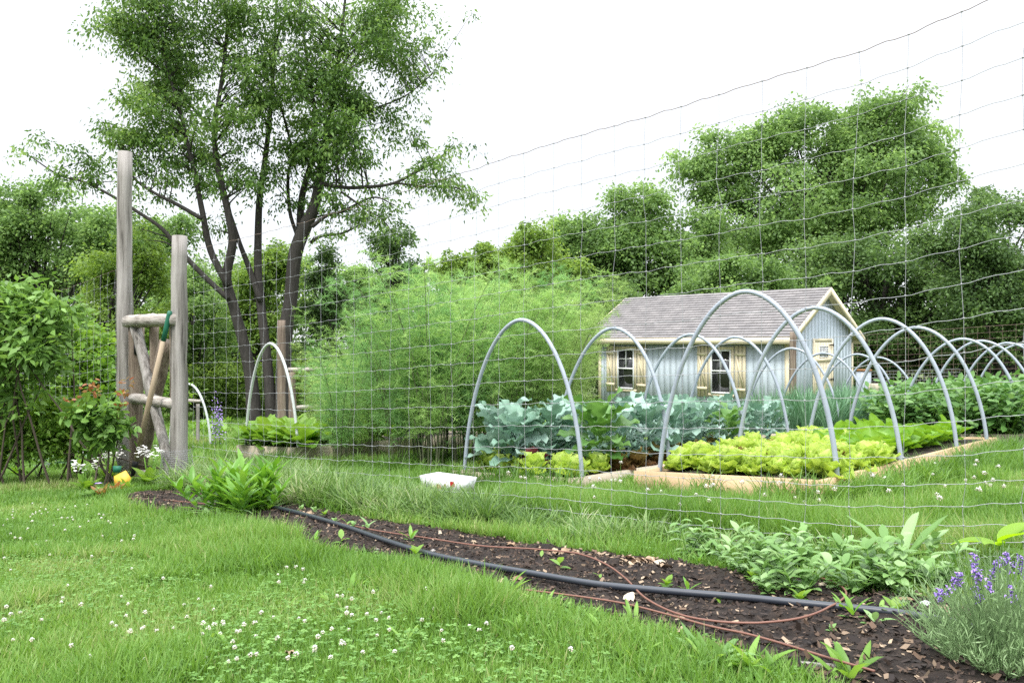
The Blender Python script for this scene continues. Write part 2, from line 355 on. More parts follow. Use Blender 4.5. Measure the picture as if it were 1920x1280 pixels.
# soil strip polygon in photo pixels (projected onto the ground)
SOILPX = [(236, 934), (330, 924), (420, 930), (505, 948), (600, 966), (700, 982), (800, 997), (900, 1014), (1050, 1038), (1200, 1058),
          (1330, 1078), (1450, 1096), (1600, 1122), (1750, 1142), (1920, 1165), (2100, 1190), (2150, 1330), (1700, 1400), (1590, 1325), (1480, 1278), (1370, 1238),
          (1250, 1200), (1120, 1165), (1000, 1128), (900, 1097), (800, 1072), (690, 1050), (590, 1040), (520, 1012), (440, 985), (330, 974), (236, 966)]
SOIL = np.array([G(*p)[:2] for p in SOILPX])
def insoil(X, d, grow=0): return inpoly(X, d, SOIL)
sx = np.arange(-5, 4.2, .035); sy = np.arange(1.4, 9, .035); XX, YY = np.meshgrid(sx, sy)
ZZ = gz(XX, YY) + .012 + .03 * vnoise(XX, YY, .12, 1) + .018 * vnoise(XX, YY, .05, 2)
ny, nx = XX.shape; i = np.arange(ny - 1)[:, None] * nx; j = np.arange(nx - 1)[None]
gf = np.stack([i + j, i + j + 1, i + nx + 1 + j, i + nx + j], -1).reshape(-1, 4)
cx = XX.ravel()[gf].mean(1); cy = YY.ravel()[gf].mean(1); gf = gf[insoil(cx, cy)]
used, inv = np.unique(gf, return_inverse=True)
V = np.stack([XX, YY, ZZ], -1).reshape(-1, 3)[used]
tag(mk('soil', [(V, inv.reshape(-1, 4))], M['soil'], smooth=True), kind='structure', label='dark mulched flower border')
def soilz(X, d): return gz(X, d) + .012 + .03 * vnoise(X, d, .12, 1) + .018 * vnoise(X, d, .05, 2)
def soilpts(n, rg=rng):
    out = []
    lo = SOIL.min(0); hi = SOIL.max(0)
    while sum(map(len, out)) < n:
        p = lo + (hi - lo) * rg.random((n * 3, 2)); out.append(p[insoil(p[:, 0], p[:, 1]) & (p[:, 1] < 9)])
    return np.concatenate(out)[:n]
p = soilpts(20000); P = np.column_stack([p, soilz(p[:, 0], p[:, 1]) + .004])
CH = (np.array([[-.22, 0, 0], [.25, .1, .03], [.18, 1, .02], [-.2, .85, .0]]), np.array([[0, 1, 2, 3]]))
sz = .006 + (.022 + .007 * (pix(p[:, 0], p[:, 1])[1] > 1170)) * rng.random(len(P)) ** 2.5
tag(mk('wood_chips', [scatter(CH, P, sz, up=.7, droop=0)], M['chips']), kind='stuff', label='loose wood chips and mulch crumbs over the border')

# beds -------------------------------------------------------------
U2 = np.array([-.70, .714]); V2 = np.array([.69, .72]); V2 /= np.linalg.norm(V2); U2 = np.array([-V2[1], V2[0]])
BW = 1.33
R0 = np.array([2.05, 5.0]); L0 = np.array([.54, 6.1]); M0 = np.array([-2.45, 9.15]); A0 = np.array([-.75, 7.7])
def bedrect(o, k0, k1, wdt=BW, m=0.0):
    a = o + V2 * (k0 - m) - U2 * m; b = o + V2 * (k1 + m) - U2 * m; c = o + V2 * (k1 + m) + U2 * (wdt + m); d = o + V2 * (k0 - m) + U2 * (wdt + m)
    return np.array([a, b, c, d])
BEDS = {'R': (R0, -.27, 3.85, .17), 'L': (L0, -.12, 3.85, .10), 'S': (L0, 4.75, 8.6, .14), 'T': (R0, 4.85, 8.8, .14), 'M': (M0, -.05, 3.2, .22)}
def inbeds(X, d, m=0.02):
    r = np.zeros(np.shape(X), bool)
    for k, (o, a, b, h) in BEDS.items(): r |= inpoly(X, d, bedrect(o, a, b, m=m))
    return r
def bed_(key, name, label, mat, group='raised timber vegetable beds'):
    o, k0, k1, h = BEDS[key]; q = bedrect(o, k0, k1); c = q.mean(0); org = (c[0], c[1], float(gz(*c)))
    t = thing(name, label, 'raised bed', org, 0, group)
    zc = np.array([gz(*p) for p in q])
    for a in range(4):
        p0, p1 = q[a], q[(a + 1) % 4]; dv = (p1 - p0) / np.linalg.norm(p1 - p0); nn = np.array([dv[1], -dv[0]]) * .019
        e = .019 if a % 2 else -.019
        p0 = p0 - dv * e; p1 = p1 + dv * e
        ps = [p0 - nn, p1 - nn, p1 + nn, p0 + nn]
        Vb = [[x[0], x[1], gz(*x) - .05] for x in ps] + [[x[0], x[1], gz(*x) + h] for x in ps]
        Vb = np.array(Vb, float)
        mk('board', [(Vb, np.array([[0, 3, 2, 1], [4, 5, 6, 7], [0, 1, 5, 4], [1, 2, 6, 5], [2, 3, 7, 6], [3, 0, 4, 7]]))], mat, t, org)
    n = 26; uu, vv = np.meshgrid(np.linspace(.02, BW - .02, 12), np.linspace(k0 + .02, k1 - .02, n))
    pts = o[None, None] + V2 * vv[..., None] + U2 * uu[..., None]
    z = gz(pts[..., 0], pts[..., 1]) + h - .04 + .03 * vnoise(pts[..., 0], pts[..., 1], .15, 5)
    Vb = np.concatenate([pts, z[..., None]], -1).reshape(-1, 3)
    i = np.arange(n - 1)[:, None] * 12; j = np.arange(11)[None]
    mk('soil_fill', [(Vb, np.stack([i + j, i + j + 1, i + 13 + j, i + 12 + j], -1).reshape(-1, 4))], M['soil'], t, org, smooth=True)
    return t
bed_('R', 'raised_bed', 'pale new timber raised bed full of lime green lettuce, nearest the wire fence', M['lumber'])
bed_('L', 'raised_bed', 'timber raised bed of tall blue green brassicas under four grey hoops', M['lumberold'])
bed_('S', 'raised_bed', 'timber raised bed of upright onion leaves in front of the shed door', M['lumberold'])
bed_('T', 'raised_bed', 'timber raised bed crowded with bushy potato plants beyond the lettuces', M['lumberold'])
bed_('M', 'raised_bed', 'grey timber raised bed of leafy greens near the gate under one pale hoop', M['lumberold'])
def bedpt(key, k, u):
    o, k0, k1, h = BEDS[key]; p = o + V2 * k + U2 * u; return np.array([p[0], p[1], float(gz(*p)) + h - .03])

# ------------------------------------------------------------------ grass
FOVX = 0.70
def fieldpts(n, d0, d1, cond, power=1.0):
    out = []; tot = 0
    while tot < n:
        d = d0 + (d1 - d0) * rng.random(n * 2) ** power; X = (rng.random(n * 2) * 2 - 1) * (FOVX * d + .5)
        ok = cond(X, d); out.append(np.column_stack([X[ok], d[ok]])); tot += ok.sum()
        if len(out) > 60: break
    return np.concatenate(out)[:n]
def lawn_ok(X, d): return ~insoil(X, d) & (sfen(X, d) < .15) & ~((sfen(X, d) > -.55) & (cfen(X, d) < 3.2) & (cfen(X, d) > -1.9) & (rng.random(len(X)) < .75))
TR = G(840, 938)
def in_ok(X, d): return (sfen(X, d) > .05) & ~inbeds(X, d) & ~insoil(X, d) & (np.hypot(X - TR[0], d - TR[1] + .22) > .40)
def edge_dist(X, d):
    # rough distance to the soil strip, sampled
    m = np.ones(len(X)) * 9; A = SOIL; n = len(A)
    for a in range(n):
        p, q = A[a], A[(a + 1) % n]; v = q - p; L2 = v @ v + 1e-9
        t = np.clip(((X - p[0]) * v[0] + (d - p[1]) * v[1]) / L2, 0, 1)
        m = np.minimum(m, np.hypot(X - p[0] - t * v[0], d - p[1] - t * v[1]))
    return m
def lawn(name, n, d0, d1, cond, Lf, Wf, mat, label, power=1.0, lean=(.15, .7)):
    p = fieldpts(n, d0, d1, cond, power); X, d = p[:, 0], p[:, 1]; L = Lf(X, d) * (.55 + .75 * rng.random(len(X)))
    cl = vnoise(X, d, .25, 3); L = L * (.88 + .24 * cl)
    P = np.column_stack([X, d, gz(X, d) - .004])
    r = np.clip(.25 + .45 * rng.random(len(X)) + .35 * (vnoise(X, d, .5, 4) - .5) + (rng.random(len(X)) < .04) * .5, 0, 1)
    b = blades(P, L, Wf(X, d), rng.uniform(*lean, len(X)), rng.random(len(X)) * 6.283, rng.random(len(X)) * .25, 2, r)
    return tag(mk(name, [b], mat), kind='stuff', label=label)
lawn('lawn_grass', 150000, 1.75, 4.2, lawn_ok, lambda X, d: .048 + .055 * np.exp(-((edge_dist(X, d) - .2) / .25) ** 2) * (.5 + vnoise(X, d, .3, 31)) + .035 * (vnoise(X, d, .45, 21) > .70), lambda X, d: (.0022 + .0006 * d) * (1 + 1.1 * (rng.random(len(X)) < .25)), M['grass'], 'short lawn grass outside the fence', 1.0)
lawn('lawn_grass', 110000, 4.0, 13, lawn_ok, lambda X, d: .06 + .05 * np.exp(-(edge_dist(X, d) / .25) ** 2) + .03 * (vnoise(X, d, .5, 21) > .70), lambda X, d: .002 + .0010 * d, M['grass'], 'lawn grass farther along the fence', 1.3)
lawn('garden_grass', 150000, 2.8, 9, in_ok, lambda X, d: (.085 + .05 * np.exp(-(sfen(X, d) / .6) ** 2) + .06 * (vnoise(X, d, .6, 8) > .55)) * np.where(inbeds(X, d, .28), .55, 1), lambda X, d: .0026 + .0008 * d, M['grass'], 'ankle high grass between fence and beds', 1.0)
lawn('garden_grass', 90000, 8.5, 30, in_ok, lambda X, d: .12 + 0 * X, lambda X, d: .004 + .0013 * d, M['grass'], 'grass of the far garden paths', 1.3)
fpx = lambda c_: 960 + (FP + FU * c_)[0] / (FP + FU * c_)[1] * F
# long arching tufts under the wire
def tallgrass():
    ch = []
    n = 1000
    c = rng.uniform(-3.4, 3.75, n); s = rng.uniform(-.42, .22, n)
    dens = np.where(c > 0, 1, np.where(c > -1.0, .55, .3)); keep = rng.random(n) < dens; c, s = c[keep], s[keep]
    pp = FP + FU * c[:, None] + FN * s[:, None]; keep = ~insoil(pp[:, 0], pp[:, 1]); c, s = c[keep], s[keep]
    ctr = FP + FU * c[:, None] + FN * s[:, None]
    hgt = np.where(c > 0, 1, .7)
    for k in range(len(c)):
        m = rng.integers(25, 60); a = rng.random(m) * 6.283; rr = rng.random(m) * .07
        X = ctr[k, 0] + np.cos(a) * rr; d = ctr[k, 1] + np.sin(a) * rr
        P = np.column_stack([X, d, gz(X, d) - .01]); L = rng.uniform(.2, .42) * hgt[k] * np.interp(fpx(c[k]), [600, 760, 1100], [1, .72, .62]) * (.8 if s[k] > 0 else 1) * (.6 + .6 * rng.random(m))
        ch.append(blades(P, L, rng.uniform(.0055, .0105), rng.uniform(.25, 1.05, m), a + rng.normal(0, .5, m), rng.uniform(.05, .5, m), 4, np.clip(rng.random(m) * .9 + rng.normal(0, .1), 0, 1)))
    return ch
tag(mk('tall_grass', tallgrass(), M['tallgrass']), kind='stuff', label='long unmown grass arching along the foot of the wire fence')
# clover leaves in the lawn
p = fieldpts(12000, 1.8, 7, lambda X, d: lawn_ok(X, d) & (vnoise(X, d, .35, 11) > .3 * rng.random(len(X)) + .12), 1.0)
P0 = np.column_stack([p, gz(p[:, 0], p[:, 1]) + .022 + .035 * rng.random(len(p))]); ch = []
LF = (np.array([[0, 0, 0], [.42, .45, .05], [.3, .95, .02], [-.3, .95, .02], [-.42, .45, .05]]), np.array([[0, 1, 2, 3, 4]]))
a0 = rng.random(len(P0)) * 6.28; rr = rng.random(len(P0)); szc = rng.uniform(.006, .012, len(P0))
for k in range(3):
    a = a0 + k * 2.094; od = np.column_stack([np.cos(a), np.sin(a), 0 * a]) * 6
    ch.append(scatter(LF, P0, szc, up=.88, outd=od, droop=0, rnd=rr))
tag(mk('clover_leaves', ch, M['clover']), kind='stuff', label='clover leaves mixed through the lawn')

# ------------------------------------------------------------------ wood helpers
def logmesh(P, r, n=12, seed=0, rough=.06, caps=True):
    rg = np.random.default_rng(seed); P = spline(P, 6) if len(P) > 2 else np.linspace(P[0], P[1], 14)
    m = len(P); r = np.interp(np.linspace(0, 1, m), np.linspace(0, 1, len(np.atleast_1d(r))), np.atleast_1d(r))
    base = 1 + rg.normal(0, rough * .8, n); ecc = base[None] + np.cumsum(rg.normal(0, rough * .25, (m, n)), 0) * .5
    for _ in range(5):                     # knots
        a, b = rg.integers(1, m - 1), rg.integers(0, n); ecc[a, b] += .17
    P = P + rg.normal(0, r.mean() * .04, P.shape)
    return tube(P, r, n, ecc=ecc, caps=caps)

# posts and gate
dg = lambda px: 2.2 * F / (430 + .4227 * (px - 350))
def post(name, px, ytop, wpx, label, mat='log', d=None, seed=1, parts=True, lean=0, wtop=None):
    d = d or dg(px); X = (px - 960) / F * d; zb = float(gz(X, d)); zt = EYE - (ytop - HY) / F * d; wpx *= .93; r = wpx / F * d / 2
    t = tag(mk(name, [logmesh([(X, d, zb - .1), (X + lean * .5, d, (zb + zt) / 2), (X + lean, d, zt)], [r * 1.08, r, (wtop or wpx) / F * d / 2], 14, seed, .05)], M[mat], None, (X, d, zb), smooth=False), label, 'post')
    return t
post('gate_post', 234, 285, 30, 'tallest weathered grey log gatepost, left of the rustic gate', seed=3, wtop=26)
post('gate_post', 336, 443, 32, 'shorter weathered log gatepost on the fence side of the gate', 'log', seed=8, wtop=27)
post('wooden_post', 528, 600, 16, 'reddish brown fence post beside the pale hoop near the big tree', 'logb', d=14, seed=5)
post('wooden_post', 1487, 622, 13, 'rough brown bark post standing at the shed corner', 'logb', d=18.6, seed=6)
post('wooden_post', 548, 697, 14, 'dark stubby post holding the far log rail', 'logb', d=15, seed=9)
post('wooden_post', 371, 757, 7, 'small grey post at the end of the short far rail', 'log', d=15, seed=10)

def gate():
    org = Wp(290, 895, 8.2); org[2] = gz(org[0], org[1])
    t = thing('rustic_gate', 'rustic garden gate of weathered crossed poles hung between two log posts', 'gate', org)
    D = lambda px: dg(px)
    def L(name, a, b, w, mat, seed, dd=0, lab=None):
        P0 = Wp(a[0], a[1], D(a[0]) + dd); P1 = Wp(b[0], b[1], D(b[0]) + dd); k = w / F * 8.2 / 2
        o = mk(name, [logmesh([P0, (P0 + P1) / 2 + np.array([0, 0, .004]), P1], [k * 1.1, k, k * .95], 10, seed, .08)], M[mat], t, org)
        if lab: o['label'] = lab
        return o
    L('top_rail', (241, 603), (330, 599), 24, 'logh', 21, -.12, 'thick cracked top rail')
    L('middle_rail', (249, 747), (326, 757), 19, 'logh', 22, -.12)
    L('stile', (256, 612), (254, 884), 26, 'logb', 23, 0)
    L('stile', (289, 612), (290, 745), 17, 'logb', 24, .10)
    L('stile', (322, 600), (325, 900), 9, 'logb', 25, -.02, 'thin split pole beside the right post')
    L('brace', (254, 614), (323, 905), 20, 'log', 26, -.08, 'pale diagonal pole from upper left to lower right')
    L('brace', (312, 640), (262, 880), 23, 'logb', 27, .02, 'thick brown diagonal pole')
    L('sill_log', (238, 888), (275, 886), 12, 'logh', 28, 0)
    P = spline([Wp(269, 613, 8.45), Wp(266, 625, 8.4), Wp(262, 636, 8.45)], 4); mk('latch_wire', [tube(P, .006, 5)], M['black'], t, org)
    V, Fb = box(Wp(255, 650, 8.34), (.035, .02, .16)); mk('hinge', [(V, Fb)], M['black'], t, org)
gate()
# rake leaning on the gate
def rake():
    a = Wp(319, 583, 7.65); b = Wp(248, 893, 7.75); b[2] = max(b[2], float(gz(b[0], b[1])) + .0)
    org = (b[0], b[1], float(gz(b[0], b[1]))); t = thing('garden_tool', 'long handled garden tool with green grip leaning on the rustic gate', 'garden tool', org)
    L = lambda k: a + (b - a) * k
    mk('grip', [tube([L(0), L(.02), L(.10), L(.185)], [.019, .025, .024, .022], 12)], M['grip'], t, org, smooth=True)
    mk('handle', [tube([L(.18), L(.5), L(.92)], [.023, .026, .024], 10)], M['handle'], t, org, smooth=True)
    mk('tip', [tube([L(.905), L(.93), L(1.0)], [.031, .026, .015], 10)], M['black'], t, org, smooth=True)
rake()
# hardware cloth skirt on the short post
def skirt():
    d = dg(336) - .02; X = (332 - 960) / F * d; zb = float(gz(X, d)); ch = []
    r = .125
    for k in range(15):
        z = zb + .02 + k * .021; a = np.linspace(-2.9, .2, 16); rr = r + .05 * (1 - k / 15)
        ch.append(tube(np.column_stack([X + rr * np.cos(a), d + rr * np.sin(a), z + .003 * np.sin(a * 9)]), .0013, 4, caps=False))
    for a in np.linspace(-2.9, .2, 22):
        ch.append(tube(np.array([[X + (r + .05) * cos(a), d + (r + .05) * sin(a), zb], [X + r * cos(a), d + r * sin(a), zb + .33]]), .0013, 4, caps=False))
    tag(mk('wire_guard', ch, M['wire'], None, (X, d, zb)), 'fine wire mesh guard wrapped round the foot of the shorter gatepost', 'wire guard')
skirt()

def railfence(name, a, b, d, w, label, low=None):
    P0, P1 = Wp(a[0], a[1], d), Wp(b[0], b[1], d); k = w / F * d / 2
    t = thing(name, label, 'rail fence', P0)
    mk('rail', [logmesh([P0, (P0 + P1) / 2, P1], [k, k, k * .9], 10, 31)], M['logh'], t, P0)
    if low: Q0, Q1 = Wp(low[0], low[1], d), Wp(low[2], low[3], d); mk('rail', [logmesh([Q0, (Q0 + Q1) / 2, Q1], [k, k, k], 10, 32)], M['logh'], t, P0)
railfence('rail_fence', (540, 693), (640, 692), 15, 8, 'pale log rail fence behind the asparagus, left of it', (556, 764, 604, 761))
railfence('rail_fence', (345, 751), (378, 752), 14.6, 7, 'short pale log rail just past the shorter gatepost')

# ------------------------------------------------------------------ woven wire fence
def hpx(px): return 430 + .4227 * (px - 350)
TOPX = [-200, 0, 127, 218, 349, 425, 569, 878, 935, 984, 1033, 1090, 1149, 1215, 1278, 1351, 1431, 1521, 1606, 1700, 1805, 1860, 2100, 2300]
TOPY = [590, 560, 541, 506, 472, 454, 418, 322, 302, 287, 271, 255, 237, 219, 200, 177, 152, 127, 99, 65, 22, -1, -100, -180]
REL = np.array([0, 65, 127, 194, 256, 318, 380, 444, 509, 574, 639, 703, 766, 828, 883, 926, 963, 995, 1023, 1045]) / 1045 * 2.2
def fpos(c): return FP + FU * c
def fpx(c): p = fpos(c); return 960 + p[0] / p[1] * F
def ftop(c):
    p = fpos(c); px = fpx(c); return EYE - (np.interp(px, TOPX, TOPY) - HY) / F * p[1]
def wirefence(name, c0, c1, label, stays=.21, mat='wire', rel=REL, topf=ftop, posf=fpos, rw=.0013, crimp=.005, knots=True, seed=0, r2=.0010, jit=.009):
    rg = np.random.default_rng(seed); org = np.array([*posf(c0), 0]); org[2] = gz(org[0], org[1])
    t = thing(name, label, 'wire fence', org)
    cs = np.arange(c0, c1 + 1e-6, stays); nS = len(cs); nL = len(rel)
    off = np.cumsum(rg.normal(0, jit * .45, (nS, nL)), 1); off -= off.mean(1)[:, None]; off += rg.normal(0, jit * .4, (nS, nL))
    zo = rg.normal(0, .0025, (nS, nL)); dep = rg.normal(0, .003, (nS, nL))
    Kp = np.zeros((nS, nL, 3))
    for a in range(nS):
        for b in range(nL):
            p = posf(cs[a] + off[a, b]); top = topf(cs[a]); z = top - rel[b] + zo[a, b]; z = max(z, float(gz(p[0], p[1])) - .02 + .002 * b) if b > nL - 4 else z
            Kp[a, b] = (p[0] + FN[0] * dep[a, b], p[1] + FN[1] * dep[a, b], z)
    for b in range(nL):
        pts = []
        for a in range(nS):
            pts.append(Kp[a, b] + np.array([0, 0, -.001]))
            if a < nS - 1:
                q0, q1 = Kp[a, b], Kp[a + 1, b]
                pts += [q0 * .72 + q1 * .28 + (0, 0, -crimp * .1), q0 * .55 + q1 * .45 + (0, 0, crimp * rg.uniform(.5, 1.2)), q0 * .35 + q1 * .65 + (0, 0, crimp * .5), q0 * .12 + q1 * .88 + (0, 0, -crimp * .6)]
        mk('line_wire', [tube(np.array(pts), rw * (1.35 if b == 0 else 1), 5, caps=False)], M[mat if b else ('rust' if mat == 'wire' else mat)], t, org, smooth=True)
    for a in range(nS):
        ch = [tube(Kp[a], r2, 5, caps=False)]
        if knots:
            for b in range(nL):
                V, Fb = box(Kp[a, b], (.007, .006, .006), .8); ch.append((V, Fb))
        mk('stay_wire', ch, M[mat], t, org)
    return t
wirefence('wire_fence', -3.15, 4.34, 'tall galvanised woven wire garden fence running from the shorter gatepost across the lawn', seed=4)
wirefence('wire_fence', 5.62, 9.6, 'woven wire fence continuing past the tallest gatepost into the bushes', seed=5)
# rear fence beyond the beds
RA = np.array([(1590 - 960) / F * 25, 25.0]); RB = np.array([(2060 - 960) / F * 19.6, 19.6]); RL = np.linalg.norm(RB - RA); RD = (RB - RA) / RL
rpos = lambda c: RA + RD * c
def rtop(c): p = rpos(c); px = 960 + p[0] / p[1] * F; return EYE - (np.interp(px, [1590, 1920, 2060], [630, 607, 597]) - HY) / F * p[1]
REL2 = np.linspace(0, 1, 13) ** 1.0 * 2.0
wirefence('wire_fence', 0, RL, 'thin rusty wire fence behind the potato bed, dark woods beyond it', .32, 'rust', REL2, rtop, rpos, .0032, 0, False, 6, .003, .004)
def panel(x0, x1, d0, d1, yt0, yt1, hgt, label, step, sag=0):
    A = Wp(x0, yt0, d0); B = Wp(x1, yt1, d1); org = A.copy(); org[2] -= hgt; ch = []
    n = int(np.linalg.norm(B - A) / step); rg = np.random.default_rng(3)
    for k in range(n + 1):
        p = A + (B - A) * k / n; s = sag * sin(k / n * 9) * .3; ch.append(tube(np.array([p + (0, 0, -s), p - (0, 0, hgt)]), .0025, 3, caps=False))
    for k in range(int(hgt / step) + 1):
        pts = [A + (B - A) * q - (0, 0, k * step + sag * sin(q * 9) * .3) for q in np.linspace(0, 1, 14)]; ch.append(tube(np.array(pts), .0025, 3, caps=False))
    tag(mk('mesh_panel', ch, M['wire'], None, org), label, 'mesh panel')
panel(1606, 1800, 17, 16.2, 697, 691, .62, 'small square wire mesh panel behind the onion bed', .07)
panel(1790, 1862, 15.4, 15, 708, 716, .3, 'sagging loose roll of wire mesh behind the potato plants', .06, .3)

# ------------------------------------------------------------------ hoops
def hoop(a, b, ytop, pxr=.0170, label='', group='grey conduit hoops over the beds', mat='pvc', base=.0, name='hoop'):
    A = np.array([*a, float(gz(*a)) - .05]); B = np.array([*b, float(gz(*b)) - .05]); mid = (A + B) / 2
    zt = EYE - (ytop - HY) / F * mid[1]; th = np.linspace(0, pi, 41); e = 2 / 1.88
    x = np.sign(np.cos(th)) * np.abs(np.cos(th)) ** e; z = np.abs(np.sin(th)) ** e; q = rng.normal(0, .006, 3)
    P = np.array([mid + (B - A) / 2 * xi + np.array([q[0] * zi * 3, q[1] * zi * 3, 0]) for xi, zi in zip(-x, z)])
    lin = A[2] + (B[2] - A[2]) * (np.clip(-x, -1, 1) + 1) / 2; P[:, 2] = lin + (zt - mid[2]) * z
    tag(mk(name, [tube(P, pxr, 12)], M[mat], None, A, smooth=True), label, 'hoop', group)
ks = [0.0, 1.2, 2.6, 3.6]; od = ['first', 'second', 'third', 'fourth']
for k, yt, o_ in zip(ks, [547, 577, 598, 614], od):
    hoop(R0 + V2 * k, R0 + V2 * k + U2 * BW, yt, label=f'{o_} grey hoop from the fence over the lettuce bed')
for k, yt, o_ in zip(ks, [600, 615, 627, 632], od):
    hoop(L0 + V2 * k, L0 + V2 * k + U2 * BW, yt, label=f'{o_} grey hoop from the fence over the blue green brassica bed', pxr=.0165)
for k, yt, o_ in zip([5.08, 6.07, 7.2, 8.2], [653, 662, 664, 670], od):
    hoop(L0 + V2 * k, L0 + V2 * k + U2 * BW, yt, label=f'{o_} small grey hoop from the fence over the onion bed', pxr=.0155)
for k, yt, o_ in zip([5.17, 6.25, 7.48, 8.3], [635.5, 639, 643, 646], od):
    hoop(R0 + V2 * k, R0 + V2 * k + U2 * BW, yt, label=f'{o_} grey hoop from the fence over the potato bed', pxr=.016)
hoop(M0 + V2 * .0, M0 + U2 * 1.25, 644, label='pale grey hoop over the leafy bed near the gate', mat='pvcold', pxr=.017)
a = Wp(395, 785, 14.2)[:2]; hoop(a, a + U2 * 1.0 + np.array([-.3, 0]), 720, label='low pale hoop far off beside the shorter gatepost', mat='pvcold', pxr=.02)

# ------------------------------------------------------------------ shed
def shed():
    cor = np.array([(1480 - 960) / F * 20, 20.0]); rz = math.atan2(-1493, 1460)
    z0 = float(gz(cor[0], 21.5)) ; t = thing('garden_shed', 'pale blue garden shed with grey shingle roof and cream shuttered windows', 'shed', (cor[0], cor[1], EYE), rz)
    L, Wd = 6.15, 3.8; zb = z0 - EYE - .25; zw = .04; zr = 1.50; ov = .28; ez = .17
    def slab(pts, nrm, th):     # polygon extruded along -nrm
        pts = np.array(pts, float); q = pts - np.array(nrm) * th; n = len(pts); V = np.concatenate([pts, q])
        Fs = [np.arange(n)[None], (np.arange(n)[::-1] + n)[None], np.array([[i, i + n, (i + 1) % n + n, (i + 1) % n] for i in range(n)])]
        return V, Fs
    # walls with grooved siding boards
    def siding(x0, x1, f, gable=False, face=0):
        ch = []; n = int(round((x1 - x0) / .2)); st = (x1 - x0) / n
        for k in range(n):
            a, b = x0 + k * st + .0018, x0 + (k + 1) * st - .0018
            if face == 0: ch.append(box(((a + b) / 2, -.004, (zb + f(0)) / 2), (b - a, .008, f(0) - zb)))
            else:
                za, zc = f(a), f(b); m = (a + b) / 2
                pts = [(.012, a, zb), (.012, b, zb), (.012, b, zc)] + ([(.012, Wd / 2, f(Wd / 2))] if a < Wd / 2 < b else []) + [(.012, a, za)]
                ch.append(slab([(p_[0] - .005, p_[1], p_[2]) for p_ in pts], (1, 0, 0), .007))
        return ch
    core = [box((-L / 2, Wd / 2, (zb + zw) / 2 ), (L - .004, Wd - .004, zw - zb - .004))]
    sl_ = (zr - ez) / (Wd / 2 + ov)
    gf = lambda y: zr - .06 - abs(y - Wd / 2) * sl_
    pts = [(-.003, 0.003, zb + .001), (-.003, Wd - .003, zb + .001), (-.003, Wd - .003, gf(Wd)), (-.003, Wd / 2, gf(Wd / 2)), (-.003, .003, gf(0))]
    core.append(slab(pts, (1, 0, 0), L - .01))
    mk('wall', core[1:] + siding(-L, 0, lambda y: zw, face=0) + siding(0, Wd, gf, face=1), M['blue'], t)
    # roof: two thick planes with real courses
    rl, rr_ = -L - .42, .22
    ch = []; uvs = []
    hyp = math.hypot(Wd / 2 + ov, zr - ez); nc = 18
    for side in (0, 1):
        sg = 1 if side == 0 else -1; yb = -ov if side == 0 else Wd + ov
        for k in range(nc):
            t0, t1 = k / nc, (k + 1) / nc
            y0 = yb + sg * (Wd / 2 + ov) * t0; y1 = yb + sg * (Wd / 2 + ov) * min(t1 + .01, 1); za = ez + (zr - ez) * t0 + .022; zc = ez + (zr - ez) * t1 + .014
            Vq = np.array([[rl, y0, za - .012], [rr_, y0, za - .012], [rr_, y0, za], [rl, y0, za], [rl, y1, zc], [rr_, y1, zc]])
            Fq = np.array([[0, 1, 2, 3], [3, 2, 5, 4]]) if side == 0 else np.array([[3, 2, 1, 0], [4, 5, 2, 3]])
            ch.append((Vq, Fq)); uvs += [(Vq[f], t0, t1) for f in Fq]
    rf = mk('roof', ch, M['shingle'], t)
    uv = rf.data.uv_layers.new(name='uv'); dat = []
    for p in rf.data.polygons:
        for li in p.loop_indices:
            v = rf.data.vertices[rf.data.loops[li].vertex_index].co
            s = math.hypot(min(abs(v.y + ov), abs(Wd + ov - v.y)), v.z - ez - .0); s = min(abs(v.y + ov), abs(Wd + ov - v.y)) / (Wd / 2 + ov) * .13 * nc
            dat += [v.x, s]
    uv.data.foreach_set('uv', np.array(dat, np.float32))
    # deck under shingles
    mk('roof_deck', [slab([(rl + .01, -ov + .01, ez - .025), (rr_ - .01, -ov + .01, ez - .025), (rr_ - .01, Wd / 2, zr - .03), (rl + .01, Wd / 2, zr - .03)], (0, 0, 1), .03),
                     slab([(rl + .01, Wd / 2, zr - .03), (rr_ - .01, Wd / 2, zr - .03), (rr_ - .01, Wd + ov - .01, ez - .025), (rl + .01, Wd + ov - .01, ez - .025)], (0, 0, 1), .03)], M['cream'], t)
    mk('fascia', [box(((rl + rr_) / 2, -ov - .012, ez - .085), (rr_ - rl - .004, .024, .17))], M['cream'], t)
    mk('fascia', [box(((rl + rr_) / 2, Wd + ov + .012, ez - .085), (rr_ - rl - .004, .024, .17))], M['cream'], t)
    mk('soffit', [box(((rl + rr_) / 2, -ov / 2 - .013, ez - .15), (rr_ - rl - .04, ov - .03, .015))], M['cream'], t)
    for x, nx_ in ((rr_ + .012, 1), (rl - .012, -1)):
        for sg in (0, 1):
            y0, y1 = (-ov - .024, Wd / 2) if sg == 0 else (Wd / 2, Wd + ov + .024)
            z0_, z1_ = (ez, zr) if sg == 0 else (zr, ez)
            mk('barge_board', [slab([(x + .012, y0, z0_ - .17), (x + .012, y1, z1_ - .17), (x + .012, y1, z1_ + .01), (x + .012, y0, z0_ + .01)], (1, 0, 0), .024)], M['cream'], t)
    for x, y, sx, sy in ((-.055, -.022, .11, .02), (.022, .045, .02, .11), (.022, Wd - .05, .02, .1), (-L + .05, -.022, .1, .02)):
        h = gf(0) if x > 0 else zw
        mk('corner_trim', [box((x, y, (zb + min(h, .05)) / 2), (sx, sy, min(h, .05) - zb))], M['cream'], t)
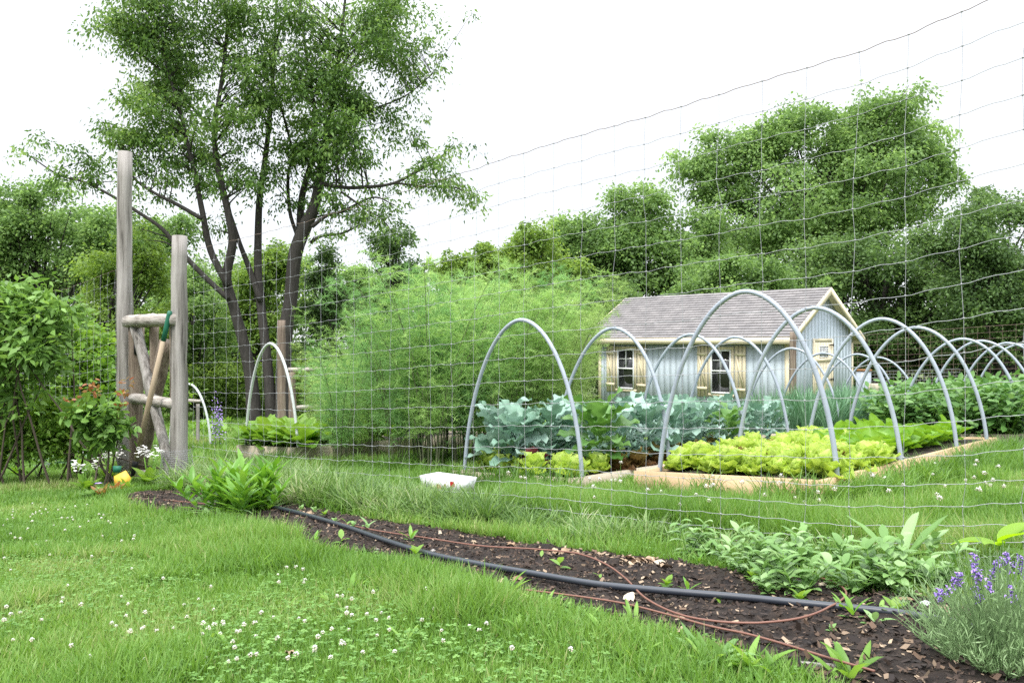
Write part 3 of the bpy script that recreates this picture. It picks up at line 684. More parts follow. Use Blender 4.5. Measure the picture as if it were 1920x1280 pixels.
    # windows on the long wall
    for xc in (-5.10, -1.92):
        z1, z2 = -1.33, -.15; zc = (z1 + z2) / 2; hw = .30
        wn = mk('window', [box((xc - hw + .012, -.035, zc), (.034, .05, z2 - z1)), box((xc + hw - .012, -.035, zc), (.034, .05, z2 - z1)), box((xc, -.036, z2 - .02), (2 * hw - .058, .05, .035)),
                           box((xc, -.036, z1 + .025), (2 * hw - .058, .05, .045)), box((xc, -.03, zc + .02), (2 * hw - .058, .05, .04)),
                           box((xc, -.028, (zc + z2) / 2 + .01), (.022, .02, (z2 - z1) / 2 - .06)), box((xc - .13, -.028, (zc + z2) / 2 + .01), (.235, .018, .02)), box((xc + .13, -.028, (zc + z2) / 2 + .01), (.235, .018, .02))], M['vinyl'], t)
        mk('pane', [box((xc, -.016, zc), (2 * hw - .07, .006, z2 - z1 - .05))], M['glass'], wn)
        c = .075
        mk('window_casing', [box((xc, -.028, z2 + c / 2 + .001), (2 * hw + 2 * c + .02, .03, c)), box((xc, -.028, z1 - c / 2 - .001), (2 * hw + 2 * c + .02, .03, c)),
                      box((xc - hw - c / 2 - .007, -.027, zc), (c, .028, z2 - z1)), box((xc + hw + c / 2 + .007, -.027, zc), (c, .028, z2 - z1))], M['cream'], t)
        for sg in (-1, 1):
            sc_ = xc + sg * (hw + c + .03 + .165); za, zd = -1.42, -.05
            ch = [box((sc_ + q * .112, -.026, (za + zd) / 2), (.090, .026, zd - za)) for q in (-1, 0, 1)]
            sh = mk('shutter', ch, M['cream'], t)
            bt = [box((sc_, -.05, zd - .22), (.31, .022, .075)), box((sc_, -.05, za + .22), (.31, .022, .075))]
            x0, x1 = (sc_ - .11, sc_ + .11); Vd = np.array([[x0 - .03, -.06, zd - .26], [x0 + .03, -.06, zd - .26], [x1 + .03, -.06, za + .26], [x1 - .03, -.06, za + .26]])
            bt.append(slab(Vd, (0, -1, 0), .02))
            mk('batten', bt, M['cream'], sh)
    # door in the gable
    y0, y1, zd = 1.36, 2.37, .05; yc = (y0 + y1) / 2
    dr = mk('door', [box((.028, y0 + (k + .5) * (y1 - y0) / 6, (zb + .1 + zd) / 2), (.03, (y1 - y0) / 6 - .008, zd - zb - .1)) for k in range(6)], M['cream'], t)
    mk('door_casing', [box((.026, y0 - .05, (zb + zd) / 2 + .05), (.03, .085, zd - zb + .1)), box((.026, y1 + .05, (zb + zd) / 2 + .05), (.03, .085, zd - zb + .1)), box((.027, yc, zd + .055), (.032, y1 - y0 - .0, .085))], M['cream'], t)
    mk('pane', [box((.048, yc - .02, -.2), (.006, .5, .28))], M['glass'], dr)
    mk('muntin', [box((.055, yc - .02 + q * .083, -.2), (.012, .018, .27)) for q in (-3, -2, -1, 0, 1, 2, 3)] + [box((.056, yc - .02, -.2 + q), (.014, .52, .02)) for q in (-.14, 0, .14)], M['vinyl'], dr)
    mk('batten', [box((.053, yc, -.42), (.02, y1 - y0 - .06, .09)), box((.053, yc, -1.25), (.02, y1 - y0 - .06, .09)), slab([(.064, y0 + .06, -1.19), (.064, y0 + .16, -1.19), (.064, y1 - .06, -.48), (.064, y1 - .16, -.48)], (1, 0, 0), .02)], M['cream'], dr)
    for z in (-.02, -.95, -1.25): mk('hinge', [box((.068, y1 - .08, z), (.01, .22, .035)), box((.068, y1 + .04, z), (.012, .03, .1))], M['black'], dr)
    mk('handle', [box((.075, y0 + .1, -1.02), (.02, .16, .03))], M['black'], dr)
shed()

# ------------------------------------------------------------------ trees
def branch(P0, P1, r0, r1, rg, sag=.1, n=6, sides=5, wob=.06):
    L = np.linalg.norm(P1 - P0); t = np.linspace(0, 1, n)[:, None]; P = P0 + (P1 - P0) * t
    P = P + np.cumsum(rg.normal(0, wob * L / n, (n, 3)), 0) * np.sin(t * pi); P[:, 2] += sag * L * np.sin(t[:, 0] * pi)
    return tube(P, np.linspace(r0, r1, n), sides, caps=False)
def crown(lobes, d, ncl, nleaf, lsize, rg, tmpl=OVAL, up=.45, droop=.3, cr=.5, depth=.8, flat=.5):
    if d > 15: ncl, nleaf, lsize, cr = int(ncl * 1.6), int(nleaf * 2.1), lsize * .62, cr * .66
    if d > 20.5: tmpl = DIAM
    cen, dens = [], []
    areas = np.array([l[2] * l[3] * (l[4] if len(l) > 4 else 1) for l in lobes]); areas = areas / areas.sum(); k = rg.multinomial(ncl, areas)
    for l, m in zip(lobes, k):
        c = Wp(l[0], l[1], d + (l[5] if len(l) > 5 else 0)); r = np.array([l[2], max(l[2], l[3]) * depth, l[3]]) / F * d
        if d > 15 and m > 8:
            ns = max(5, int(m / 8)); sc_ = unit(rg.normal(size=(ns, 3))) * (rg.random((ns, 1)) ** .42) * .97; w_ = rg.random(ns) ** 1.3 + .08; pk = rg.choice(ns, m, p=w_ / w_.sum())
            srr = (.12 + .2 * rg.random(ns))[pk][:, None]; v = sc_[pk] + rg.normal(size=(m, 3)) * srr; cen.append(c + v * r); continue
        v = unit(rg.normal(size=(m, 3))) * (rg.random((m, 1)) ** .45) * np.where(rg.random((m, 1)) < .16, 1.28, .97); cen.append(c + v * r)
    cen = np.concatenate(cen)
    cs = cr * (.6 + .8 * rg.random(len(cen)))
    per = rg.poisson(nleaf / len(cen), len(cen)); idx = np.repeat(np.arange(len(cen)), per)
    off = rg.normal(size=(len(idx), 3)) * .5; off[:, 2] *= flat; off[:, 2] -= .45 * (off[:, 0] ** 2 + off[:, 1] ** 2)
    P = cen[idx] + off * cs[idx][:, None]
    tone = rg.normal(0, .2, len(cen))
    r = np.clip(rg.random(len(idx)) * .65 + .17 + tone[idx], 0, 1)
    return cen, scatter(tmpl, P, lsize * (.6 + .8 * rg.random(len(P))), up=up, outd=unit(off), droop=droop, rg=rg, rnd=r)
def tree(name, label, base, d, lobes, ncl, nleaf, lsize, mat, seed, trunk_r=.18, cr=.5, group=None, ntw=60, tmpl=OVAL, droop=.3, splay=.35, depth=.8):
    rg = np.random.default_rng(seed); X = (base - 960) / F * d; org = np.array([X, d, float(gz(X, d))])
    t = thing(name, label, 'tree' if name != 'shrub' else 'shrub', org, 0, group)
    cen, ch = crown(lobes, d, ncl, nleaf, lsize, rg, tmpl, cr=cr, droop=droop, depth=depth)
    mk('crown', [ch], M[mat], t, org)
    ctr = cen.mean(0); top = cen[:, 2].max(); z0 = org[2]
    ftip = np.array([ctr[0] * .7 + X * .3, d, z0 + (top - z0) * .82])
    spine = spline([org - (0, 0, .2), org * .7 + ftip * .3 + rg.normal(0, .15, 3) * (1, 1, 0), org * .35 + ftip * .65 + rg.normal(0, .2, 3) * (1, 1, 0), ftip], 6)
    rad = np.interp(np.linspace(0, 1, len(spine)), [0, .1, 1], [trunk_r * 1.3, trunk_r, trunk_r * .15])
    tb = [tube(spine, rad, 8)]
    pick = cen[rg.permutation(len(cen))[:ntw]]
    for p in pick:
        h = (p[2] - z0) / max(top - z0, .1); s = int(np.clip((h - splay) * len(spine), 2, len(spine) - 2)); tb.append(branch(spine[s], p, min(rad[s] * .4, .07), .012, rg, .04))
    mk('trunk', tb, M['bark'], t, org)
    return t
def scl(l, f=1): return [(a, b, c * f, e * f, *r) for a, b, c, e, *r in l]

# the big tree with several stems
def bigtree():
    rg = np.random.default_rng(12); d = 20.0; X = (495 - 960) / F * d; org = np.array([X, d, float(gz(X, d))])
    t = thing('large_tree', 'tall many stemmed tree with dark forked trunks rising behind the gate', 'tree', org)
    stems = [
     ([(478, 830), (472, 720), (456, 640), (438, 575), (425, 520), (436, 455), (428, 400), (412, 330), (402, 250), (420, 120), (432, -40)], [38, 28, 24, 22, 20, 18, 15, 13, 10, 8, 4], -.4),
     ([(427, 535), (395, 470), (380, 400), (368, 340), (352, 270), (332, 190), (300, 80), (285, 10)], [15, 14, 12, 10, 8, 6, 5, 3], -.6),
     ([(428, 560), (385, 520), (345, 478), (305, 430), (262, 400), (218, 372), (160, 342), (110, 328), (55, 292)], [12, 11, 10, 8, 7, 6, 5, 4, 2], -.8),
     ([(378, 410), (335, 385), (290, 362), (252, 335), (240, 300), (225, 262)], [9, 8, 6, 5, 4, 2], -.9),
     ([(512, 830), (503, 700), (491, 590), (484, 520), (484, 440), (487, 370), (497, 300), (508, 200), (514, 100), (520, -40)], [28, 22, 19, 18, 16, 14, 12, 9, 7, 4], .3),
     ([(489, 565), (466, 500), (450, 458), (436, 415), (424, 380)], [14, 12, 10, 9, 7], .1),
     ([(528, 830), (534, 640), (545, 560), (553, 480), (570, 430), (590, 385), (601, 320), (612, 260), (626, 180), (640, 60), (652, -40)], [36, 31, 29, 30, 30, 24, 18, 14, 10, 7, 4], 0),
     ([(562, 440), (566, 370), (584, 300), (592, 230), (578, 130), (560, -10)], [18, 15, 12, 10, 7, 4], .5),
     ([(558, 445), (543, 395), (540, 330), (548, 290), (535, 230), (522, 190)], [9, 8, 7, 6, 5, 3], .3),
     ([(585, 425), (612, 405), (645, 395), (700, 370), (740, 385)], [9, 7, 6, 4, 2], -.5),
     ([(582, 455), (604, 442), (640, 438), (682, 418)], [8, 7, 5, 3], -.7),
     ([(600, 345), (650, 352), (700, 350), (740, 343), (782, 322), (820, 300), (850, 270)], [10, 8, 7, 6, 5, 3, 2], -.3),
     ([(740, 343), (800, 350), (855, 352), (885, 372)], [5, 4, 3, 2], -.3),
     ([(612, 300), (640, 255), (668, 222), (700, 205), (760, 180), (810, 140)], [9, 8, 6, 5, 3, 2], .2),
     ([(640, 360), (690, 395), (715, 410), (740, 440)], [5, 4, 3, 2], -.6),
     ([(626, 180), (660, 120), (700, 60), (740, 10)], [8, 6, 4, 3], .3),
     ([(402, 250), (360, 200), (320, 150), (250, 90), (190, 40)], [8, 6, 5, 4, 2], -.2)]
    tb = []; nodes = []; nr = []
    for pts, ws, dd in stems:
        P = spline([Wp(a, b, d + dd * min(1, max(0, (700 - b) / 300))) for a, b in pts], 5); r = np.interp(np.linspace(0, 1, len(P)), np.linspace(0, 1, len(ws)), ws) / F * d / 2
        tb.append(tube(P, r * .86, 9)); nodes.append(P); nr.append(r)
    nodes = np.concatenate(nodes); nr = np.concatenate(nr)
    lobes = [(240, 55, 100, 60, .9), (320, 30, 100, 60, 1), (330, 130, 110, 80, 1), (290, 210, 80, 50, .8), (225, 235, 45, 30, .5), (360, 260, 120, 70, 1), (330, 315, 90, 40, .7), (430, 50, 100, 80, .9),
             (470, 190, 100, 90, .8), (500, 320, 110, 70, .8), (430, 360, 90, 40, .5), (560, 60, 100, 90, .7), (610, 160, 120, 90, 1), (680, 50, 110, 80, 1), (740, 70, 80, 60, .9), (640, 270, 110, 80, 1),
             (710, 200, 90, 60, .8), (775, 130, 45, 40, .6), (765, 250, 70, 50, .35), (790, 320, 80, 40, .45), (845, 350, 50, 35, .5), (850, 290, 40, 40, .35), (700, 330, 90, 40, .4), (610, 390, 90, 30, .4), (730, 395, 60, 25, .35),
             (130, 290, 80, 30, .35), (60, 265, 40, 20, .3), (200, 320, 50, 35, .4), (270, 350, 70, 40, .4), (300, 430, 60, 40, .45), (390, 420, 60, 30, .35), (540, 300, 60, 60, .6), (240, -20, 90, 60, .6), (500, -40, 260, 50, .7)]
    lobes = [(l[0], l[1], l[2] * .95, l[3] * .95, l[4] * (.9 if l[1] < 300 else .55), random.uniform(-.8, .8)) for l in lobes]
    for pts, ws, dd in stems:
        if ws[-1] <= 3:
            for (a, b) in pts[-3:]: lobes.append((a, b - 4, 24, 18, .7, dd))
    cen, ch = crown(lobes, d, 1150, 36000, .155, rg, SLIM, up=.3, droop=.7, cr=.46, depth=.8, flat=.6)
    mk('crown', [ch], M['tree1'], t, org)
    for p in cen[rg.permutation(len(cen))[:700]]:
        dd = np.linalg.norm(nodes - p, axis=1) + np.maximum(nodes[:, 2] - p[2] + .3, 0) * 1.2; k = int(np.argmin(dd))
        if dd[k] < 3.2: tb.append(branch(nodes[k], p, min(nr[k] * .4, .03), .005, rg, .05, 6, 4))
    mk('trunk', tb, M['bark'], t, org)
bigtree()

TG = 'trees around the garden'
tree('broadleaf_tree', 'tall pale green tree with rounded airy crown above the shed roof', 1560, 36, [(1340, 310, 62, 55), (1400, 275, 85, 60), (1480, 245, 85, 50), (1560, 270, 90, 75), (1650, 220, 80, 45), (1660, 300, 100, 75), (1745, 262, 50, 45), (1760, 325, 42, 50), (1500, 350, 150, 70), (1620, 400, 130, 80), (1350, 370, 70, 40, .6), (1420, 430, 120, 60)],
     820, 44000, .26, 'tree2', 41, .35, .95, TG, 130, droop=.5)
tree('broadleaf_tree', 'mid green tree with feathery top behind the left end of the shed', 1180, 34, [(1200, 385, 60, 45), (1150, 440, 80, 60), (1225, 450, 90, 60), (1090, 470, 60, 55), (1150, 520, 120, 60), (1265, 520, 80, 60), (1180, 480, 110, 60), (1080, 425, 55, 38), (1035, 455, 50, 36), (1010, 500, 60, 40)], 500, 28000, .24, 'tree2', 42, .22, .8, TG, 70)
tree('broadleaf_tree', 'yellow green tree just above the asparagus plumes', 1000, 29, [(1010, 465, 60, 40), (955, 480, 45, 35), (1050, 500, 60, 50), (990, 520, 80, 40)], 170, 9000, .2, 'tree4', 43, .15, .6, TG, 40)
tree('small_tree', 'small spreading tree with flat layered crown against the sky', 850, 27, [(845, 478, 28, 16), (870, 500, 45, 22), (820, 505, 25, 14)], 55, 2600, .17, 'tree4', 44, .08, .4, TG, 20)
tree('small_tree', 'little flat topped sapling beside the yellow green tree', 912, 27, [(912, 468, 24, 10), (915, 488, 30, 16)], 30, 1300, .17, 'tree4', 45, .06, .35, TG, 12)
tree('broadleaf_tree', 'dark dense tree right behind the shed gable', 1640, 31, [(1640, 510, 110, 70), (1560, 490, 90, 50), (1720, 500, 90, 80), (1760, 600, 120, 90), (1650, 620, 90, 70), (1490, 520, 90, 50)], 420, 22000, .22, 'tree3', 46, .22, .8, TG, 70)
tree('broadleaf_tree', 'dark green tree filling the right edge behind the rear wire fence', 1880, 27, [(1880, 410, 60, 40), (1830, 450, 70, 60), (1910, 500, 80, 80), (1850, 580, 100, 80), (1940, 620, 90, 80), (1780, 440, 60, 40, .5)], 400, 22000, .19, 'tree3', 47, .2, .75, TG, 70)
tree('broadleaf_tree', 'airy sapling top poking above the dark trees near the right edge', 1830, 30, [(1845, 375, 28, 25, .5), (1820, 400, 40, 25, .5)], 40, 900, .2, 'tree3', 57, .06, .5, TG, 25)
tree('broadleaf_tree', 'full leafed tree at the far left edge with sky showing through', 60, 26, [(30, 385, 60, 45), (100, 400, 70, 55), (165, 425, 50, 45), (20, 470, 70, 70), (110, 490, 90, 60, .8), (190, 490, 50, 50, .7), (-40, 420, 60, 80)], 300, 15000, .19, 'tree2', 48, .16, .62, TG, 90)
tree('broadleaf_tree', 'bright layered tree between the tallest gatepost and the left edge', 215, 21, [(170, 525, 60, 40), (235, 470, 60, 50, .7), (290, 490, 45, 55, .6), (285, 600, 60, 60, .8), (195, 600, 60, 50)], 200, 10000, .15, 'tree4', 49, .12, .5, TG, 60)
tree('broadleaf_tree', 'lime green young tree seen between the big tree stems', 470, 27, [(480, 520, 45, 50), (520, 500, 50, 50), (440, 600, 60, 50), (510, 600, 70, 60), (500, 480, 50, 25)], 180, 9500, .19, 'tree4', 50, .12, .55, TG, 40)
tree('broadleaf_tree', 'green tree behind the shorter gatepost and left of the big stems', 375, 24, [(375, 540, 50, 70, .8), (340, 600, 50, 60), (390, 660, 60, 60), (320, 690, 60, 50)], 190, 9500, .17, 'tree2', 51, .12, .5, TG, 40)
tree('dark_tree', 'dark pointed tree right of the big tree trunks', 618, 22, [(617, 478, 16, 22), (616, 520, 32, 35), (618, 575, 46, 50), (622, 650, 58, 60)], 190, 10000, .13, 'tree3', 52, .12, .4, TG, 40)
tree('dark_tree', 'thin dark tree with ragged twin tops left of centre', 735, 23, [(750, 440, 22, 35, .8), (722, 480, 30, 30, .8), (700, 450, 16, 25, .5), (765, 490, 28, 25), (735, 540, 50, 40)], 130, 5600, .14, 'tree3', 53, .1, .38, TG, 50)
tree('broadleaf_tree', 'low dark tree between the asparagus and the shed roof', 1140, 27, [(1120, 560, 60, 40), (1170, 545, 60, 30), (1090, 600, 60, 50)], 110, 6000, .18, 'tree3', 54, .12, .55, TG, 25)
tree('broadleaf_tree', 'bright bushy tree rising straight behind the shed ridge', 1370, 29, [(1370, 510, 100, 40), (1290, 540, 60, 30), (1450, 520, 70, 35), (1400, 560, 120, 30)], 200, 11000, .2, 'tree2', 55, .12, .55, TG, 25)
tree('broadleaf_tree', 'soft green tree line crown between the two dark pointed trees', 690, 30, [(680, 520, 50, 35), (640, 545, 60, 40), (760, 530, 60, 35), (700, 580, 100, 45)], 150, 8000, .19, 'tree2', 61, .12, .55, TG, 25)
tree('broadleaf_tree', 'rounded green tree rising over the middle of the asparagus', 900, 32, [(880, 515, 60, 30), (940, 530, 70, 40), (820, 545, 60, 30), (900, 580, 110, 40)], 150, 8500, .2, 'tree2', 62, .12, .6, TG, 25)
tree('broadleaf_tree', 'mid green tree filling the gap left of the pale airy tree', 1300, 33, [(1300, 440, 60, 50), (1320, 500, 80, 60), (1290, 540, 90, 50)], 190, 10500, .2, 'tree2', 63, .14, .6, TG, 30)
tree('broadleaf_tree', 'soft green tree line seen low between the big stems and the shorter gatepost', 430, 31, [(350, 520, 60, 50), (420, 530, 70, 50), (500, 530, 70, 50), (580, 530, 60, 50), (460, 600, 130, 60)], 240, 12000, .2, 'tree2', 64, .14, .6, TG, 30)
tree('broadleaf_tree', 'deep green tree backing the layered tree left of the tallest gatepost', 240, 30, [(140, 430, 60, 50), (230, 430, 60, 55), (300, 450, 60, 60), (180, 520, 100, 60), (280, 540, 90, 60), (60, 540, 90, 70)], 330, 15000, .2, 'tree2', 65, .14, .6, TG, 40)
# dense understorey behind everything
rg = np.random.default_rng(60)
lob = [(x + rg.uniform(-15, 15), 640 + rg.uniform(-22, 40), 60, 62, 1, rg.uniform(-2, 3)) for x in range(-80, 2060, 52)] + [(x, 715, 60, 45, 1, rg.uniform(-2, 2)) for x in range(-80, 2060, 60)]
lob = [l for l in lob if not (1190 < l[0] < 1500 and l[1] < 600)]
cen, ch = crown(lob, 31, 1500, 60000, .24, rg, cr=.9, depth=.8)
tag(mk('undergrowth', [ch], M['tree3']), kind='stuff', label='dense dark woodland undergrowth behind the garden')
lob = [(x, 700 + rg.uniform(-20, 20), 40, 35, 1, rg.uniform(-1, 1)) for x in range(330, 720, 40)] + [(x, 750, 40, 24, 1, 0) for x in range(330, 720, 40)]
cen, ch = crown(lob, 24, 260, 11000, .16, rg, cr=.5)
tag(mk('undergrowth', [ch], M['tree4']), kind='stuff', label='lighter green scrub below the big tree')

# ------------------------------------------------------------------ left side bushes
def bush(name, label, base, d, lobes, ncl, nleaf, ls, mat, seed, cr=.16, nst=14, group=None, tips=None, tmpl=OVAL):
    rg = np.random.default_rng(seed); X = (base - 960) / F * d; org = np.array([X, d, float(gz(X, d))]); t = thing(name, label, 'shrub', org, 0, group)
    cen, ch = crown(lobes, d, ncl, nleaf, ls, rg, tmpl, up=.5, droop=.15, cr=cr, depth=.7)
    mk('foliage', [ch], M[mat], t, org)
    tb = [branch(org + np.array([rg.normal(0, .05 + .02 * nst * (nst > 20)), rg.normal(0, .1), -.02]), p, .012, .004, rg, .0, 7, 5, .1) for p in cen[rg.permutation(len(cen))[:min(nst, 12)]]]
    mk('stems', tb, M['twig'], t, org)
    if tips:
        P = []
        for a, b in tips: P.append(Wp(a, b, d) + rg.normal(0, .028, (13, 3)))
        mk('young_leaves', [scatter(OVAL, np.concatenate(P), .05, up=.5, rg=rg)], M['redleaf'], t, org)
    return t
bush('blueberry_bush', 'leafy green shrub with upright brown stems at the left edge', 25, 7.6, [(20, 560, 70, 60), (70, 590, 55, 50), (120, 560, 25, 25, .7), (40, 660, 90, 60), (95, 640, 35, 40, .6), (10, 740, 60, 50, .6), (-40, 640, 60, 90)], 240, 6200, .085, 'bush', 71, .15, 26, tmpl=SLIM)
bush('leafy_hedge', 'loose leafy bramble bank behind the left shrub and tallest gatepost', 150, 12.5, [(120, 640, 80, 50), (180, 680, 60, 50), (60, 700, 90, 60), (190, 740, 60, 50), (250, 700, 50, 50, .6), (110, 760, 90, 40), (0, 650, 80, 90), (290, 720, 50, 50, .4)], 420, 17000, .085, 'chard', 72, .3, 20)
bush('rose_shrub', 'small shrub with reddish young tips in front of the tallest gatepost', 183, 7.3, [(195, 800, 34, 22), (165, 805, 22, 14, .7), (225, 800, 22, 14, .8), (200, 760, 40, 26, .7), (150, 770, 26, 16, .6), (190, 830, 24, 14, .5)], 62, 640, .085, 'bush', 73, .07, 4, None, [(172, 722), (240, 715), (232, 738), (128, 752), (210, 775), (140, 770), (225, 758), (178, 735)])
bush('broadleaf_perennial', 'clump of wide bright leaves below the left shrub', 120, 8.0, [(120, 770, 60, 14), (80, 790, 50, 20, .7), (150, 780, 50, 16, .8)], 40, 420, .15, 'chard', 74, .14, 26)
bush('weedy_clump', 'feathery upright weeds growing at the foot of the left shrub', 100, 7.9, [(90, 830, 80, 25), (40, 820, 60, 30), (150, 820, 40, 20), (0, 850, 50, 20), (30, 780, 60, 35), (0, 800, 50, 40), (110, 790, 60, 25)], 170, 6500, .055, 'chard', 75, .12, 50, None, None, SLIM)

def rosette(n, L, W, e, e1, rg, **k):
    ch = []
    for i in range(n):
        q = i / n; l = L * (.65 + .5 * rg.random()) ; ch.append(leafm(l, W * (.8 + .4 * rg.random()), e[0] + (e[1] - e[0]) * q + rg.normal(0, .08), e1[0] + (e1[1] - e1[0]) * q + rg.normal(0, .12), i * 2.4 + rg.normal(0, .2), (0, 0, .01 + .02 * q), rg=rg, rnd=np.clip(.2 + .6 * q + rg.normal(0, .12), 0, 1), **k))
    return ch
def proto(name, label, cat, parts, group=None):
    if len(parts) == 1: o = mk(name, parts[0][1], M[parts[0][2]], smooth=True); tag(o, label, cat, group)
    else:
        o = thing(name, label, cat, (0, 0, 0), 0, group)
        for nm, ch, m in parts: mk(nm, ch, M[m], o, smooth=True)
    return o
def plantset(protos, spots, labels, group, zoff=0, smin=.85, smax=1.15, rg=None):
    rg = rg or np.random.default_rng(5); used = set()
    for i, p in enumerate(spots):
        k = int(rg.integers(0, len(protos))); sc = rg.uniform(smin, smax); lab = labels[i] if isinstance(labels, list) else labels
        z = p[2] if len(p) > 2 else float(gz(p[0], p[1]))
        o = dup(protos[k], (p[0], p[1], z + zoff), rg.random() * 6.28, sc, lab, group)
    for q in protos:
        for c in list(q.children):
            bpy.data.objects.remove(c)
        bpy.data.objects.remove(q)

# white flowers and seedlings by the gate
rg = np.random.default_rng(80)
def flowerclump(rg, white=9):
    fl = []
    for i in range(white):
        a = rg.random() * 6.28; r = .07 * rg.random() ** .5; c = np.array([r * cos(a), r * sin(a), .15 + .03 * rg.random()])
        tl = rg.normal(0, .5)
        for k in range(5): fl.append(leafm(.021, .017, .3 + tl * cos(k * 1.257), -.3 + tl * cos(k * 1.257), k * 1.257 + a, c + (0, 0, rg.normal(0, .014)), 3, 2, prof=(.7, .5), rg=rg))
    return [('leaves', rosette(14, .11, .05, (.3, 1.2), (-.2, .8), rg, nv=5, nu=2), 'chard'), ('petals', fl, 'petal'), ('stems', [tube([(0, 0, 0), (rg.normal(0, .03), rg.normal(0, .03), .15)], .003, 4) for _ in range(5)], 'weed')]
for (px, py, sc, lab) in [(32, 893, 1, 'white flowering bedding plant farthest left along the lawn edge'), (146, 892, 1.1, 'white flowering plant under the reddish tipped shrub'), (206, 908, 1.2, 'tall cluster of white blooms beside the yellow tag'),
                          (162, 925, 1, 'low white flowers left of the small shrub stem'), (280, 915, 1.3, 'white flowering plant at the foot of the gate brace'), (78, 905, .7, 'little pale flower plant between the lawn and the left weeds')]:
    o = proto('flowering_plant', lab, 'flower', flowerclump(rg), 'white bedding flowers along the lawn edge'); p = G(px, py); o.location = p; o.scale = (sc * 1.5,) * 3
for (px, py, m, lab) in [(215, 930, 'redleaf', 'bronze leaved seedling clump right of the small shrub stem'), (190, 938, 'redleaf', 'small reddish foliage plant at the border end'), (172, 940, 'milk', 'pale grey green young plant at the border end'), (238, 925, 'chard', 'bright green young plant behind the yellow tag')]:
    o = proto('bedding_plant', lab, 'plant', [('leaves', rosette(16, .12, .055, (.3, 1.3), (-.1, .9), rg, nv=5, nu=2, wave=.05), m)]); o.location = G(px, py)
o = proto('nasturtium', 'round leaved nasturtium with two orange flowers by the left weeds', 'flower', [
    ('leaves', [ch for k in range(26) for ch in [leafm(.09, .095, -.1, .1, rg.random() * 6.28, (rg.normal(0, .12), rg.normal(0, .1), .1 + .1 * rg.random()), 4, 4, prof=(.6, .5), rg=rg)]], 'onion'),
    ('stems', [tube([(rg.normal(0, .03), rg.normal(0, .03), 0), (rg.normal(0, .12), rg.normal(0, .1), .15)], .003, 4) for _ in range(14)], 'weed'),
    ('petals', [leafm(.035, .035, .5, .1, k * 1.257, (s, -.13, .2), 3, 2, prof=(.6, .5), rg=rg) for s in (-.09, .1) for k in range(5)], 'orange')])
o.location = G(112, 885)
# pansy
o = proto('pansy', 'single small pale violet flower near the reddish seedlings', 'flower', [('leaves', rosette(6, .05, .03, (.3, 1), (0, .5), rg, nv=4, nu=2), 'chard'), ('petals', [leafm(.022, .022, .4, .1, k * 1.257, (0, -.01, .07), 3, 2, prof=(.6, .5), rg=rg) for k in range(5)], 'purple')]); o.location = G(186, 930); o.scale = (1.5,) * 3
# yellow tag
p = G(228, 922); t = thing('plant_tag', 'yellow plant tag tilted on a dark stake by the gate', 'plant tag', p); t.scale = (1.15,) * 3
V = np.array([[-.055, 0, .06], [.05, -.01, .02], [.075, -.01, .11], [.03, 0, .165], [-.06, 0, .12]]); V2_ = V + (0, .004, 0)
mk('card', [(np.concatenate([V, V2_]), [np.arange(5)[None], np.arange(9, 4, -1)[None], np.array([[i, i + 5, (i + 1) % 5 + 5, (i + 1) % 5] for i in range(5)])])], M['yellow'], t)
mk('card_top', [box((-.035, .002, .175), (.06, .006, .05), .1)], M['grip'], t)
mk('stake', [tube([(.0, .012, -.03), (.02, .012, .15)], .005, 5)], M['black'], t)

# ------------------------------------------------------------------ asparagus
def asparagus(name, label, seed, h, mat, loc, sc=1):
    rg = np.random.default_rng(seed); st = []; tris = []; rn = []
    segs = []
    ns = 11
    for i in range(ns):
        a = i * 2.4 + rg.normal(0, .3); hh = h * rg.uniform(.72, 1.05); lean = rg.uniform(.1, .42) * hh; b = np.array([.10 * cos(a) * rg.random(), .10 * sin(a) * rg.random(), 0])
        t = np.linspace(0, 1, 9)[:, None]; P = b + np.array([cos(a), sin(a), 0]) * lean * t ** 1.8 + np.array([0, 0, 1.]) * hh * (t - .06 * t ** 3); st.append(tube(P, np.linspace(.0055, .0015, 9), 4, caps=False))
        nb = 42
        for k in range(nb):
            q = .2 + .8 * (k + rg.random()) / nb; p = P[0] * 0 + np.array([np.interp(q, t[:, 0], P[:, c]) for c in range(3)]); az = rg.random() * 6.28
            L = (.42 * (1 - q) ** .6 + .10) * rg.uniform(.6, 1.1) * min(1, (q) * 2.2); el = rg.uniform(.05, .8)
            tt = np.linspace(0, 1, 5)[:, None]; B = p + np.array([cos(az) * cos(el), sin(az) * cos(el), sin(el)]) * L * tt - np.array([0, 0, 1.]) * .25 * L * tt ** 2
            segs.append(B)
    segs = np.array(segs); nb = len(segs); m = 27; s = rg.random((nb, m)) ** .8
    x = s * 4; i0 = np.clip(x.astype(int), 0, 3); fr = (x - i0)[..., None]
    bi = np.arange(nb)[:, None]; pos = segs[bi, i0] * (1 - fr) + segs[bi, i0 + 1] * fr
    pos = pos.reshape(-1, 3); dirv = unit(rg.normal(size=pos.shape) + np.repeat(unit(segs[:, -1] - segs[:, 0]), m, 0) * .9)
    Ln = rg.uniform(.03, .095, len(pos)); sd = unit(np.cross(dirv, rg.normal(size=pos.shape))) * .0052
    Vn = np.stack([pos - sd * .5, pos + sd * .5, pos + dirv * Ln[:, None]], 1).reshape(-1, 3); Fn = np.arange(len(Vn)).reshape(-1, 3)
    rb = np.repeat(np.clip(rg.random(nb) * .9 + .05, 0, 1), m)
    o = thing(name, label, 'asparagus', loc, 0, 'asparagus plumes')
    mk('fronds', [(Vn, Fn, np.repeat(rb, 3)), *[tube(b_, [.002, .0016, .0013, .001, .0008], 3, caps=False) for b_ in segs[::2]]], M[mat], o)
    mk('stems', st, M['fernstem'], o)
    return o
AP = []
